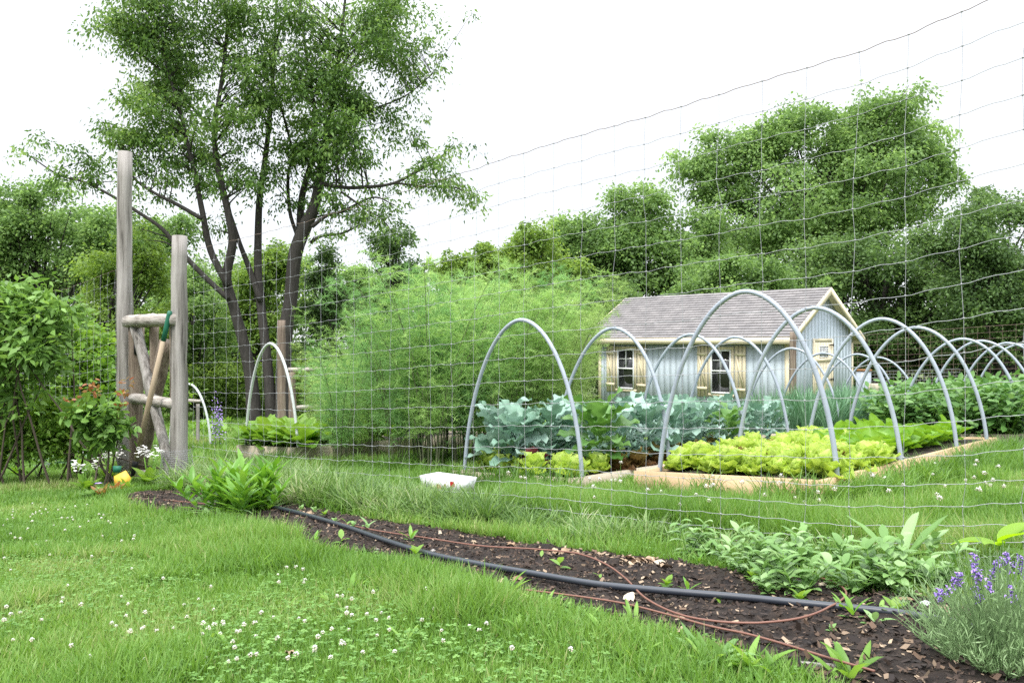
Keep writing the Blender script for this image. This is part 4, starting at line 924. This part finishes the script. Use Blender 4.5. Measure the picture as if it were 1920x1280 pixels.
for k in np.arange(0, 4.6, .42):
    for u in (.1, .62, 1.15):
        AP.append((k + rng.uniform(-.12, .12), u + rng.uniform(-.1, .1)))
protos = [asparagus('asparagus_plant', 'x', 91 + i, 1.95, m, (0, 0, 0)) for i, m in enumerate(['fern1', 'fern2', 'fern3', 'fern1'])]
rg = np.random.default_rng(33)
for i, (k, u) in enumerate(AP):
    p = A0 + V2 * k + U2 * (u * 1.25); px = 960 + p[0] / p[1] * F
    if px > 1085: continue
    m = 1 if 0.5 < k < 2.4 and u > .3 and rg.random() < .75 else (2 if k > 2.4 and rg.random() < .7 else int(rg.integers(0, 4)))
    hh = np.interp(px, [560, 640, 700, 820, 1000, 1080, 1150], [.6, .85, 1.02, 1.16, 1.14, .98, .8]) * (1 + .035 * max(0, p[1] - 8.5))
    lab = 'feathery green asparagus plant, one of many in the tall central mass'
    dup(protos[m], (p[0], p[1], float(gz(*p)) - .01), rg.random() * 6.28, hh * rg.uniform(.93, 1.05), lab, 'asparagus plumes')
for (px, d, hh, m) in [(640, 11.0, .8, 2), (680, 11.5, .95, 0), (628, 10.2, .62, 2), (655, 9.8, .72, 3), (600, 12.5, .7, 2), (665, 9.4, .62, 0)]:
    X = (px - 960) / F * d; dup(protos[m], (X, d, float(gz(X, d))), rg.random() * 6, hh, 'feathery green asparagus plant, one of many in the tall central mass', 'asparagus plumes')
for q in protos:
    for c in list(q.children): bpy.data.objects.remove(c)
    bpy.data.objects.remove(q)

# ------------------------------------------------------------------ vegetables
rg = np.random.default_rng(101)
def broccoli(rg, mat='broc', h=.40):
    ch = []
    for i in range(24):
        q = i / 24; ch.append(leafm(rg.uniform(.22, .36), rg.uniform(.12, .19), .35 + .85 * q, -.5 + 1.0 * q + rg.normal(0, .2), i * 2.4 + rg.normal(0, .3), (0, 0, .10 + h * q * .75), 12, 6, wave=.13, wf=3.2, cup=.14, lobe=.17, pet=.28, prof=(.75, .6), rg=rg, rnd=np.clip(rg.random(), 0, 1), roll=rg.normal(0, .2)))
    return [('leaves', ch, mat), ('stem', [tube([(0, 0, 0), (0, 0, h * .9)], [.018, .012], 7)], 'broc')]
protos = [proto('brassica_plant', 'x', 'vegetable plant', broccoli(rg, m)) for m in ('broc', 'broc', 'broc2', 'broc')]
spots = []
for k in np.arange(.12, 3.8, .40):
    for u in (.28, .8, 1.24):
        if k < .35 and u < .5: continue
        spots.append(bedpt('L', k + rg.normal(0, .05), u + rg.normal(0, .04)))
plantset(protos, spots, 'broad blue green brassica plant, one of the crowd under the four hoops', 'blue green brassicas in their bed', rg=rg, smin=.8, smax=1.08)

def lettuce(rg, m): return [('leaves', rosette(26, .17, .14, (.15, 1.35), (.3, 1.5), rg, nv=7, nu=6, wave=.16, wf=3.2, cup=.25, prof=(1.25, .5)), m)]
protos = [proto('lettuce', 'x', 'lettuce', lettuce(rg, m)) for m in ('lett', 'lett', 'lett', 'lett')]
spots = []
for k in np.arange(.02, 2.6, .165):
    for u in np.arange(.10, 1.3, .165):
        if k > 1.0 + (u < .45) * .1 and u < .8 * (k > 1.15): continue
        if rg.random() < .05: continue
        spots.append(bedpt('R', k + rg.normal(0, .02), u + rg.normal(0, .02)))
plantset(protos, spots, 'frilly lime green lettuce, one of the carpet filling the new timber bed', 'lime green lettuces in the new timber bed', rg=rg, smin=.62, smax=1.12)
protos = [proto('lettuce', 'x', 'lettuce', lettuce(rg, 'lettred'))]
bz = [(.62, .30), (.28, .62), (1.05, 1.05), (1.4, 1.1), (.5, .95), (1.6, 1.2)]
plantset(protos, [bedpt('R', k, u) + (0, 0, .02) for k, u in bz],
         ['bronze tinged lettuce nearest the first hoop leg', 'small bronze lettuce in the front half of the lime green carpet', 'bronze lettuce on the brassica side of the lettuce bed', 'bronze lettuce halfway down the lettuce bed', 'bronze lettuce just behind the front rows', 'bronze lettuce beside the leafy dark row'], 'bronze lettuces among the lime ones', rg=rg, smin=.6, smax=.8)
protos = [proto('romaine_lettuce', 'x', 'lettuce', [('leaves', rosette(14, .29, .17, (.45, 1.4), (.0, 1.2), rg, nv=8, nu=6, wave=.09, wf=2, cup=.2, prof=(1.2, .55)), 'rom')]) for _ in range(3)]
spots = [bedpt('R', k, u) for k in np.arange(1.38, 3.7, .26) for u in (.3, .62)] + [bedpt('R', k, .95) for k in np.arange(2.2, 3.7, .3)]
plantset(protos, spots, 'upright bright green romaine plant in the row past the lettuces', 'romaine plants in a row', rg=rg, smin=.68, smax=.92)
# front edge of the brassica bed: small lettuces
protos = [proto('lettuce', 'x', 'lettuce', lettuce(rg, 'lett')), proto('lettuce', 'x', 'lettuce', lettuce(rg, 'lettred'))]
spots = [bedpt('L', .08 + rg.normal(0, .04), u) for u in (.12, .3, .5, .7, .95, 1.15)] + [bedpt('L', k, .12) for k in (.35, .6, .9, 1.2, 1.5, 1.8, 2.1)]
plantset(protos, spots, 'small mixed lettuce along the near edge of the brassica bed', 'small lettuces edging the brassica bed', rg=rg)
protos = [proto('lettuce', 'x', 'lettuce', lettuce(rg, 'redl'))]
plantset(protos, [bedpt('L', .1, .62) + (0, 0, .04)], 'dark red lettuce at the near end of the brassica bed', None, rg=rg)
# onions
def onion(rg):
    n = 22; a = rg.random(n) * 6.28; P = np.column_stack([np.cos(a) * .05 * rg.random(n), np.sin(a) * .05 * rg.random(n), 0 * a])
    return [('leaves', [blades(P, rg.uniform(.4, .68, n), .016, rg.uniform(.05, .6, n), a, rg.uniform(0, .1, n), 4, rg.random(n)), blades(P, rg.uniform(.4, .6, n), .014, rg.uniform(.05, .5, n), a + 1, rg.uniform(0, .1, n), 4, rg.random(n), a)], 'onion')]
protos = [proto('onion_plant', 'x', 'onion', onion(rg)) for _ in range(4)]
spots = [bedpt('S', k + rg.normal(0, .04), u + rg.normal(0, .03)) for k in np.arange(4.85, 8.5, .30) for u in (.12, .38, .64, .9, 1.16)]
plantset(protos, spots, 'tall narrow onion leaves, one of the ranks in front of the shed', 'onions in their bed', rg=rg)
# potatoes
def potato(rg):
    P = rg.normal(size=(420, 3)) * (.17, .17, .12) + (0, 0, .30); P[:, 2] = np.clip(P[:, 2], .04, .6)
    return [('foliage', [scatter(OVAL, P, rg.uniform(.06, .12, len(P)), up=.7, outd=unit(P - (0, 0, .2)), droop=.1, rg=rg)], 'potato'), ('stems', [tube([(0, 0, 0), tuple(rg.normal(0, .14, 2)) + (.38,)], [.007, .004], 4) for _ in range(8)], 'weed')]
protos = [proto('potato_plant', 'x', 'potato plant', potato(rg)) for _ in range(4)]
spots = [bedpt('T', k + rg.normal(0, .05), u + rg.normal(0, .04)) for k in np.arange(4.9, 8.8, .38) for u in (.1, .5, .9, 1.25)]
plantset(protos, spots, 'bushy green potato plant, one of the thicket at the far bed', 'potato plants in their bed', rg=rg)
# brassicas/others between brassica bed and onions, leafy greens near the gate
protos = [proto('leafy_green', 'x', 'leafy green', [('leaves', rosette(15, .30, .17, (.4, 1.3), (-.3, .8), rg, nv=8, nu=4, wave=.08, wf=2, cup=.1, pet=.3, prof=(.9, .6)), 'chard')]) for _ in range(3)]
spots = [bedpt('M', k, u) for k in (.1, .5, .9, 1.4) for u in (.1, .35, .6, .85, 1.1, 1.3)]
plantset(protos, spots, 'leafy bright green plant crowding the bed near the gate', 'leafy greens near the gate', rg=rg, smin=.95, smax=1.35)
protos = [proto('low_crop', 'x', 'leafy green', [('leaves', rosette(12, .2, .11, (.3, 1.2), (-.2, .8), rg, nv=6, nu=3, wave=.06, cup=.1, pet=.2), 'weed')])]
spots = []
for (x0, x1, y0, y1, n) in [(352, 430, 790, 815, 20), (1350, 1500, 780, 800, 18), (1000, 1150, 790, 810, 8), (560, 640, 820, 850, 10), (1860, 1930, 800, 812, 6)]:
    for _ in range(n): spots.append(G(rg.uniform(x0, x1), rg.uniform(y0, y1)))
plantset(protos, spots, 'low green crop plant growing between the beds', 'low crops between the beds', rg=rg)

# ------------------------------------------------------------------ single plants near the fence
def single(name, label, cat, parts, px, py, sc=1, rz=0):
    o = proto(name, label, cat, parts); p = G(px, py); o.location = p; o.scale = (sc,) * 3; o.rotation_euler = (0, 0, rz); return o
ch = []
for i in range(26):
    c = rg.normal(0, .075, 2); hh = rg.uniform(.15, .33)
    for k in range(15):
        q = k / 15; ch.append(leafm(rg.uniform(.11, .18), .04, .9 - .7 * (1 - q) + .2, .1 + .6 * q, k * 2.4 + i, (c[0] * (1 + .8 * q), c[1] * (1 + .8 * q), .02 + hh * q), 5, 2, cup=.2, prof=(.7, .8), rg=rg))
single('lily_plant', 'dense bright green lily clump on the border beside the pipe end', 'plant', [('leaves', ch, 'lily')], 452, 968, 1.0)
single('strap_leaf_tuft', 'pale strap leaved tuft at the base of the lily clump', 'plant', [('leaves', [leafm(rg.uniform(.2, .32), .025, rg.uniform(.3, 1.0), -.6, rg.random() * 6.28, (rg.normal(0, .04), rg.normal(0, .04), 0), 7, 2, prof=(.6, .5), rg=rg) for _ in range(34)], 'milk')], 415, 975, .9)
def milkweed(rg):
    ch = []; st = []
    for s in range(rg.integers(2, 4)):
        lx, ly = rg.normal(0, .10, 2); h = rg.uniform(.10, .24); st.append(tube([(0, 0, 0), (lx * .5, ly * .5, h * .6), (lx, ly, h)], [.004, .003, .002], 5))
        for k in range(9):
            q = (k + 1) / 9; b = np.array([lx * q, ly * q, h * q]); az = rg.random() * 6.28
            for a in (az, az + pi): ch.append(leafm(rg.uniform(.06, .11), .042, rg.uniform(-.1, 1.2), rg.uniform(-.8, .7), a + rg.normal(0, .4), b, 5, 2, cup=.15, prof=(.8, .7), rg=rg))
    return [('leaves', ch, 'milk'), ('stems', st, 'weed')]
protos = [proto('oval_leaf_weed', 'x', 'weed', milkweed(rg)) for _ in range(5)]
spots = [G(rg.uniform(1420, 1770), rg.uniform(1055, 1135)) for _ in range(21)] + [G(x, y) for x, y in [(1360, 1065), (1330, 1050), (1290, 1055), (1400, 1090), (1620, 1120), (1690, 1140), (1700, 1120), (1480, 1100)]]
plantset(protos, spots, 'grey green oval leaved weed in the thicket at the foot of the fence', 'oval leaved weeds along the fence foot', rg=rg, smin=.5, smax=.82)
def dock(rg, m='weed', L=.2): return [('leaves', [leafm(L * rg.uniform(.6, 1.1), L * .15, rg.uniform(.4, 1.35), rg.uniform(-.3, .8), rg.random() * 6.28, (rg.normal(0, .01), rg.normal(0, .01), 0), 8, 3, wave=.05, cup=.2, prof=(1.1, .7), rg=rg) for _ in range(10)], m)]
protos = [proto('lawn_weed', 'x', 'weed', dock(rg)) for _ in range(4)]
DK = [(690, 1092), (735, 1090), (770, 1105), (820, 1118), (905, 1120), (950, 1125), (1090, 1185), (1135, 1205), (1190, 1180), (1215, 1215), (1260, 1240), (1330, 1260), (1400, 1275), (430, 1220), (395, 1205), (540, 1150), (620, 1140), (660, 1120), (1190, 1250), (1020, 1150), (860, 1150), (1450, 1290), (480, 1080), (560, 1070), (980, 1200), (760, 1210)]
plantset(protos, [G(*p) for p in DK], 'broad bladed weed tuft in the lawn beside the dark border', 'broad bladed weeds in the lawn', rg=rg, smin=.35, smax=.65)
for px, py, lab, m, L in [(1340, 1262, 'pale grey green broad leaf at the lawn edge by the thin tube', 'milk', .15), (1590, 1288, 'wide green leaf weed at the very bottom of the border', 'weed', .15), (1420, 1278, 'upright broad green weed just below the paired tubes', 'weed', .16), (1535, 1118, 'lobed bright green weed inside the tube loop', 'weed', .09), (1650, 1168, 'young grassy weed beside the black pipe', 'weed', .1), (1500, 1010, 'large pointed leaf weed behind the wire', 'weed', .2), (1690, 1075, 'large pale leaf weed rising above the oval weeds', 'milk', .3)]:
    single('broadleaf_weed', lab, 'weed', dock(rg, m, L), px, py)
protos = [proto('seedling', 'x', 'seedling', [('leaves', rosette(int(rg.integers(3, 9)), rg.uniform(.025, .05), rg.uniform(.008, .02), (.2, 1.2), (-.4, .7), rg, nv=4, nu=2), m)]) for m in ('weed', 'milk', 'weed', 'lily', 'milk', 'chard')]
sp = [(628, 992), (650, 996), (662, 1000), (690, 1003), (565, 968), (590, 972), (608, 978), (1310, 1070), (1410, 1105), (1440, 1130), (1290, 1130), (1580, 1170), (1600, 1185), (1640, 1195), (1560, 1205), (1680, 1175), (1125, 1100), (1050, 1080), (1015, 1060), (640, 1030), (590, 1030), (560, 1020), (770, 1030), (780, 1060), (1350, 1150), (1250, 1120), (1500, 1150), (1620, 1160), (1665, 1180)]
plantset(protos, [G(*p) + (0, 0, .02) for p in sp], 'tiny seedling sprouting from the dark border', 'seedlings in the dark border', rg=rg, smin=.8, smax=1.5)
protos = [proto('grass_tuft', 'x', 'grass tuft', [('leaves', [blades(np.column_stack([rng.normal(0, .05, 90), rng.normal(0, .05, 90), np.zeros(90)]), rng.uniform(.12, .26, 90), .006, rng.uniform(.2, .9, 90), rng.random(90) * 6.28, .2, 3, np.clip(rng.random(90) * .6, 0, 1))], 'grass')]) for _ in range(3)]
qd = bedrect(*BEDS['R'][:3]); ql = bedrect(*BEDS['L'][:3])
sp = [qd[0] + (qd[1] - qd[0]) * t_ + rg.normal(0, .03, 2) - U2 * .10 for t_ in (-.02, .0, .015, .03, .045, .07, .09, .11, .16, .21, .27, .33, .4, .47, .56, .64, .73, .82, .92)] + [qd[3] + (qd[0] - qd[3]) * t_ - V2 * .09 for t_ in (.03, .2, .45, .8, .9, .97)] + [ql[3] + (ql[0] - ql[3]) * t_ - V2 * .10 for t_ in (0, .12, .25, .4, .52, .63, .75, .88, 1)] + [M0 + U2 * t_ - V2 * .16 for t_ in (-.1, .05, .18, .3, .42, .55, 1.25, 1.4)] + [A0 + U2 * t_ - V2 * .25 for t_ in (-.1, .1, .3, .5, .7, .9, 1.1, 1.4)]
sp += [qd[0] + (qd[1] - qd[0]) * t_ + rg.normal(0, .05, 2) - U2 * .2 for t_ in np.linspace(.02, 1, 26)]
plantset(protos, sp, 'rank grass tuft growing against a raised bed board', 'grass tufts against the bed boards', rg=rg, smin=.9, smax=1.35)
single('big_leaf_plant', 'lone yellow green plant with very large leaves behind the lavender', 'plant', [
    ('leaves', [leafm(.22, .11, .5, -.2, 2.3, (0, 0, .22), 8, 4, cup=.1, prof=(.9, .6), rg=rg), leafm(.22, .12, .7, .1, -1.5, (0, 0, .24), 8, 4, prof=(.9, .6), rg=rg), leafm(.24, .12, .2, -.6, .9, (0, 0, .22), 8, 4, prof=(.9, .6), rg=rg), leafm(.2, .12, .6, .2, 3.6, (0, 0, .24), 8, 4, prof=(.9, .6), rg=rg), leafm(.2, .1, .1, -.6, -2.4, (0, 0, .2), 8, 4, prof=(.9, .6), rg=rg)], 'bigleaf'),
    ('stem', [tube([(0, 0, 0), (.01, 0, .24)], .006, 6)], 'weed')], 1872, 1100, .68)

# lavender
def lavender():
    p = G(1880, 1262); t = thing('lavender', 'silvery lavender bush with purple flower spikes at the border corner', 'lavender', p); rg = np.random.default_rng(7); ch = []; st = []
    n = 520
    for i in range(n):
        a = rg.random() * 6.28; sp_ = rg.random() ** .6 * 1.25; L = rg.uniform(.14, .285) * (1 - .18 * sp_); b = np.array([.055 * cos(a) * sp_, .055 * sin(a) * sp_, 0])
        tt = np.linspace(0, 1, 5)[:, None]; P = b + np.array([cos(a) * sin(sp_), sin(a) * sin(sp_), 0]) * L * tt + np.array([0, 0, 1.]) * L * cos(sp_ * .9) * (tt + .25 * tt ** 2); st.append(tube(P, [.0016, .0013, .0012, .001, .0007], 4, caps=False))
        m = 13; q = rg.uniform(.15, 1, m); pos = np.array([[np.interp(x, tt[:, 0], P[:, c]) for c in range(3)] for x in q])
        dv = unit(rg.normal(size=(m, 3)) * .7 + (0, 0, .9) + (P[-1] - P[0]) / L * .5); sd = unit(np.cross(dv, rg.normal(size=(m, 3)))) * .0016; Ln = rg.uniform(.018, .034, m)
        V = np.stack([pos - sd * .5, pos + dv * Ln[:, None] * .5 + sd, pos + dv * Ln[:, None], pos + dv * Ln[:, None] * .5 - sd], 1).reshape(-1, 3)
        ch.append((V, np.arange(len(V)).reshape(-1, 4), np.repeat(np.clip(rg.random(m) * .6 + .4 * rg.random(), 0, 1), 4)))
    mk('foliage', ch + st, M['lav'], t, (0, 0, 0))
    tips = [(1762, 1112), (1775, 1105), (1828, 1068), (1834, 1078), (1790, 1088), (1868, 1055), (1880, 1050), (1893, 1060), (1912, 1045), (1830, 1105), (1836, 1118), (1888, 1040), (1918, 1070), (1860, 1072), (1800, 1082), (1895, 1105), (1825, 1045), (1905, 1120), (1855, 1095), (1940, 1060), (1960, 1090)]
    for i, (px, py) in enumerate(tips):
        tip = Wp(px, py, p[1] + rg.uniform(-.1, .1)) - p; base = np.array([tip[0] * .25, tip[1] * .3, .05])
        f = mk('flower_spike', [tube(spline([base, (base + tip) / 2 + rg.normal(0, .006, 3), tip], 4), .0012, 4, caps=False)], M['lav'], t)
        bl = []
        for k in range(24):
            c = tip + np.array([rg.normal(0, .0038), rg.normal(0, .0038), -.028 * rg.random() ** 1.2 + .006]); dv = unit(rg.normal(size=3) + (0, 0, .6)); bl.append(leafm(.010, .007, dv[2], dv[2] - .5, math.atan2(dv[1], dv[0]), c, 2, 2, cup=.5, prof=(.6, .5), rg=rg))
        mk('blossom', bl, M['purple'], f)
lavender()
# purple lupin spikes far off by the low hoop
for px, lab in ((404, 'purple lupin spike beside the low far hoop'), (412, 'second purple lupin spike next to the low far hoop')):
    d = 13.0; X = (px - 960) / F * d; z = float(gz(X, d)); o = thing('lupin', lab, 'flower', (X, d, z)); c = rg.normal(0, .03, (120, 3)) * (1, 1, 6) + (0, 0, .45)
    mk('blossom', [scatter(DIAM, c, .035, rg=rg)], M['purple'], o); mk('stem', [tube([(0, 0, 0), (0, 0, .55)], .008, 5)], M['weed'], o)

# ------------------------------------------------------------------ pipes
def gtube(name, pts, r, mat, label, cat, lift=.0, extra=None):
    P = [G(*p) for p in pts]; P = spline([np.array([p[0], p[1], float(gz(p[0], p[1])) + r + .03 + lift]) for p in P], 8)
    if extra is not None: P[:, 2] += np.interp(np.linspace(0, 1, len(P)), np.linspace(0, 1, len(extra)), extra)
    tag(mk(name, [tube(P, r, 10)], M[mat], None, P[0], smooth=True), label, cat)
gtube('water_pipe', [(497, 962), (560, 978), (640, 1003), (720, 1033), (800, 1060), (900, 1083), (1000, 1102), (1120, 1124), (1250, 1138), (1380, 1150), (1500, 1163), (1620, 1176), (1700, 1186), (1790, 1204), (1900, 1232)], .0125, 'pipe', 'thick black irrigation pipe lying along the dark border', 'pipe', .014)
gtube('drip_tube', [(240, 944), (300, 947), (380, 955), (450, 964), (520, 968), (600, 985), (700, 1008), (800, 1026), (900, 1044), (1000, 1054), (1080, 1066), (1130, 1082), (1170, 1108), (1210, 1150), (1270, 1182), (1340, 1197), (1420, 1201), (1500, 1196), (1555, 1178), (1586, 1150), (1575, 1126), (1540, 1108), (1498, 1098)], .0035, 'drip', 'thin reddish brown drip tube that loops back over the black pipe', 'tube', .010, [0, 0, 0, 0, .01, .024, .01, .01, .01, .024, .01, 0])
gtube('drip_tube', [(985, 1134), (1060, 1144), (1160, 1160), (1250, 1184), (1330, 1208), (1400, 1224), (1470, 1245), (1560, 1275), (1640, 1300)], .0032, 'drip', 'second reddish tube lying along the lawn edge below the loop', 'tube', .022)

# dead leaves
def dleaf(rg):
    a = np.linspace(0, 2 * pi, 15)[:-1]; r = 1 + .32 * np.sin(a * 5 + rg.random() * 6) + .1 * rg.normal(size=14); x = np.cos(a) * r * .022; y = np.sin(a) * r * .04
    z = .010 * np.sin(x * 90 + 1) + .014 * np.cos(y * 50) + rg.normal(0, .003, 14); V = np.column_stack([x, y, z + .01]); V = np.vstack([V, [[0, 0, .004]]])
    return [('leaf', [(V, np.array([[i, (i + 1) % 14, 14] for i in range(14)]), rg.random())], 'deadleaf')]
protos = [proto('dead_leaf', 'x', 'dead leaf', dleaf(rg)) for _ in range(9)]
spots = []
for _ in range(70):
    x = rg.uniform(500, 1700) if rg.random() < .35 else rg.uniform(1020, 1290); y = np.interp(x, [500, 700, 900, 1050, 1200, 1400, 1600, 1750], [958, 990, 1020, 1046, 1062, 1090, 1120, 1140]) + abs(rg.normal(0, 7)); q = G(x, y); spots.append(q + (0, 0, .03))
for x, y in [(860, 1065), (940, 1105), (970, 1100), (1170, 1085), (1210, 1100), (1430, 1140), (1625, 1215), (1700, 1150), (1600, 1120), (1250, 1115), (1080, 1055), (1330, 1085), (1640, 1140), (1180, 1140), (1350, 1160), (545, 1245)]: spots.append(G(x, y) + (0, 0, .03))
for i, p in enumerate(spots):
    o = dup(protos[int(rg.integers(0, 9))], p, rg.random() * 6.28, rg.uniform(.35, .85), 'dry curled tan leaf lying along the dark border', 'dry leaves on the border', (rg.normal(0, .35), rg.normal(0, .35)))
for q in protos: bpy.data.objects.remove(q)
# twigs / wood scraps
for a, b, r, lab in [((1600, 1255), (1637, 1218), .006, 'forked grey stick poking up at the bottom of the border'), ((1622, 1210), (1680, 1212), .008, 'flat piece of split wood on the border mulch'), ((1500, 1268), (1590, 1276), .012, 'weathered wooden edging scrap at the lawn corner'), ((885, 1090), (925, 1080), .006, 'pale bark sliver beside the black pipe')]:
    P0, P1 = G(*a), G(*b); P0[2] += .03; P1[2] += .035; tag(mk('wood_scrap', [logmesh([P0, (P0 + P1) / 2, P1], [r, r * .8, r * .5], 7, 40, .15)], M['log'], None, P0), lab, 'wood scrap')
for px, py, s, lab in [(1735, 1152, .018, 'small white stone beside the lavender'), (812, 1046, .012, 'pale pebble above the black pipe'), (705, 1044, .016, 'grey pebble below the black pipe'), (1477, 1112, .008, 'tiny white pebble inside the tube loop')]:
    p = G(px, py); p[2] += .035; v = unit(rg.normal(size=(26, 3))); import bmesh
    bm = bmesh.new(); bmesh.ops.create_icosphere(bm, subdivisions=2, radius=s)
    for v in bm.verts: v.co = v.co * (1 + .12 * sin(v.co.x * 400 + px) + .1 * cos(v.co.y * 300)); v.co.z *= .6
    me = bpy.data.meshes.new('stone'); bm.to_mesh(me); bm.free(); me.materials.append(M['white'] if 'white' in lab else M['log']); o = bpy.data.objects.new('stone', me); C.objects.link(o); o.location = p; tag(o, lab, 'stone')

# cardboard tray
def tray():
    p = G(840, 938); t = thing('cardboard_tray', 'open white cardboard fruit tray lying in the garden grass', 'box', (p[0], p[1], p[2] + .08), R(-38)); L, W_, H = .38, .20, .095; th = .004
    def wall(a, b, out, nm='side_panel', m='white'):
        a = np.array(a); b = np.array(b); o_ = np.array(out); V = np.array([[*(a * .86), 0], [*(b * .86), 0], [*b, H], [*a, H]]); Q = V.copy(); Q[:, :2] -= o_ * th
        Fq = np.array([[0, 1, 2, 3], [7, 6, 5, 4], [3, 2, 6, 7], [0, 4, 5, 1], [0, 3, 7, 4], [1, 5, 6, 2]])
        mk(nm, [(np.vstack([V, Q]), Fq)], M[m], t)
        Q2 = Q.copy(); Q2[:, :2] -= o_ * .001; V2b = Q2.copy(); V2b[:, :2] -= o_ * .001; mk('lining', [(np.vstack([V2b, Q2])[[4, 5, 6, 7]], np.array([[3, 2, 1, 0]]))], M['tan' if out[0] > 0 else 'white'], t)
    a, b = L / 2, W_ / 2
    wall((-a, -b), (a, -b), (0, -1)); wall((a, -b), (a, b), (1, 0)); wall((a, b), (-a, b), (0, 1)); wall((-a, b), (-a, -b), (-1, 0))
    mk('bottom', [box((0, 0, .002), (L * .85, W_ * .85, .004))], M['white'], t)
    def blob(x, z, r, m, seed):
        rg = np.random.default_rng(seed); k = np.linspace(0, 2 * pi, 13)[:-1]; rr = r * (1 + .2 * rg.normal(size=12) * .5); zz = z + np.sin(k) * rr; f = .86 + .14 * zz / H
        V = np.column_stack([x + np.cos(k) * rr, -b * f - .0025, zz]); return mk('printed_mark', [(V, np.arange(12)[None])], M[m], t)
    blob(.13, .065, .022, 'red', 1); blob(.0, .035, .020, 'tan', 2); blob(-.02, .04, .012, 'red', 3); blob(.06, .05, .010, 'red', 5)
tray()

# log stump and bin behind the onion bed
d = 15.2; p = Wp(1643, 755, d); p[2] = gz(p[0], p[1]); tag(mk('log_stump', [logmesh([p, p + (0, 0, .2), p + (0, 0, EYE - (720 - HY) / F * d - p[2])], [.15, .14, .135], 16, 50, .05)], M['lumberold'], None, p), 'cut tan log stump behind the onion bed', 'stump')
d = 17.5; p = Wp(1619, 700, d); p[2] = gz(p[0], p[1]); t = thing('storage_bin', 'grey bin with dark red rim beside the shed corner', 'bin', p); hh = EYE - (692 - HY) / F * d - p[2]
mk('body', [tube([p, p + (0, 0, hh * .98)], [.13, .16], 16)], M['pvc'], t, p); mk('rim', [tube([p + (0, 0, hh * .96), p + (0, 0, hh)], [.175, .175], 16)], M['redleaf'], t, p)

# ------------------------------------------------------------------ clover flowers
def cloverfl(rg):
    ch = []
    for k in range(34):
        v = unit(rg.normal(size=3)); v[2] = v[2] * .8 + .15; ch.append(leafm(.0062, .0030, math.asin(np.clip(v[2], -1, 1)), v[2] + .3, math.atan2(v[1], v[0]) - pi / 2, np.array(v) * .0035 + (0, 0, .075), 2, 2, cup=.4, prof=(.6, .5), rg=rg, rnd=np.clip(.35 + v[2] * .9, 0, 1)))
    return [('flower_head', ch, 'cream_fl'), ('stem', [tube([(0, 0, 0), (.003, .002, .04), (0, 0, .075)], .0009, 4, caps=False)], 'clover')]
protos = [proto('clover_flower', 'x', 'clover flower', cloverfl(rg)) for _ in range(5)]
CL = [(52, 1015), (20, 1022), (28, 1030), (38, 1035), (68, 1038), (87, 1033), (122, 1018), (128, 1036), (150, 1010), (192, 1025), (210, 1052), (228, 1038), (250, 1037), (252, 1030), (172, 1070), (147, 1052), (93, 1062), (8, 1070), (20, 1090), (104, 1122), (127, 1123), (118, 1150), (115, 1158), (152, 1170), (38, 1178), (12, 1172),
      (20, 1190), (8, 1203), (228, 1140), (306, 1112), (247, 1090), (395, 1130), (372, 1148), (400, 1168), (236, 1187), (272, 1188), (270, 1202), (266, 1211), (210, 1205), (294, 1218), (350, 1190), (418, 1202), (381, 1213), (402, 1216), (413, 1220), (450, 1215), (444, 1223), (478, 1212), (480, 1223), (325, 1205), (490, 1188),
      (440, 1252), (444, 1273), (428, 1276), (386, 1264), (555, 1095), (568, 1097), (521, 1100), (537, 1095), (523, 1125), (570, 1120), (572, 1122), (632, 1155), (642, 1150), (660, 1160), (650, 1172), (605, 1220), (622, 1218), (640, 1232), (660, 1190), (715, 1175), (705, 1200), (798, 1140), (802, 1136), (814, 1173), (880, 1205), (912, 1208), (650, 1190),
      (240, 1160), (60, 1240), (560, 1190), (520, 1240), (590, 1262), (680, 1262), (730, 1215), (700, 1148), (345, 1160), (470, 1270), (540, 1276), (620, 1275), (880, 1120), (890, 1125), (1070, 1265), (960, 1260), (740, 1262)]
fs = [G(*p) for p in CL]
for _ in range(28):
    x = rg.uniform(0, 900); y = rg.uniform(1185, 1275); fs.append(G(x, y))
for _ in range(40): fs.append(G(rg.uniform(0, 240), rg.uniform(960, 1000)))
plantset(protos, fs, 'white clover flower head standing in the open lawn', 'white clover flowers in the lawn', rg=rg, smin=.6, smax=1.0)
protos = [proto('clover_flower', 'x', 'clover flower', cloverfl(rg)) for _ in range(3)]
fs = []
while len(fs) < 55:
    x = rg.uniform(950, 1900); y = rg.uniform(905, 1010); q = G(x, y)
    if in_ok(np.array([q[0]]), np.array([q[1]]))[0]: fs.append(q)
plantset(protos, fs, 'white clover flower head behind the wire, between fence and beds', 'white clover flowers inside the fence', .05, 1.2, 1.9, rg=rg)
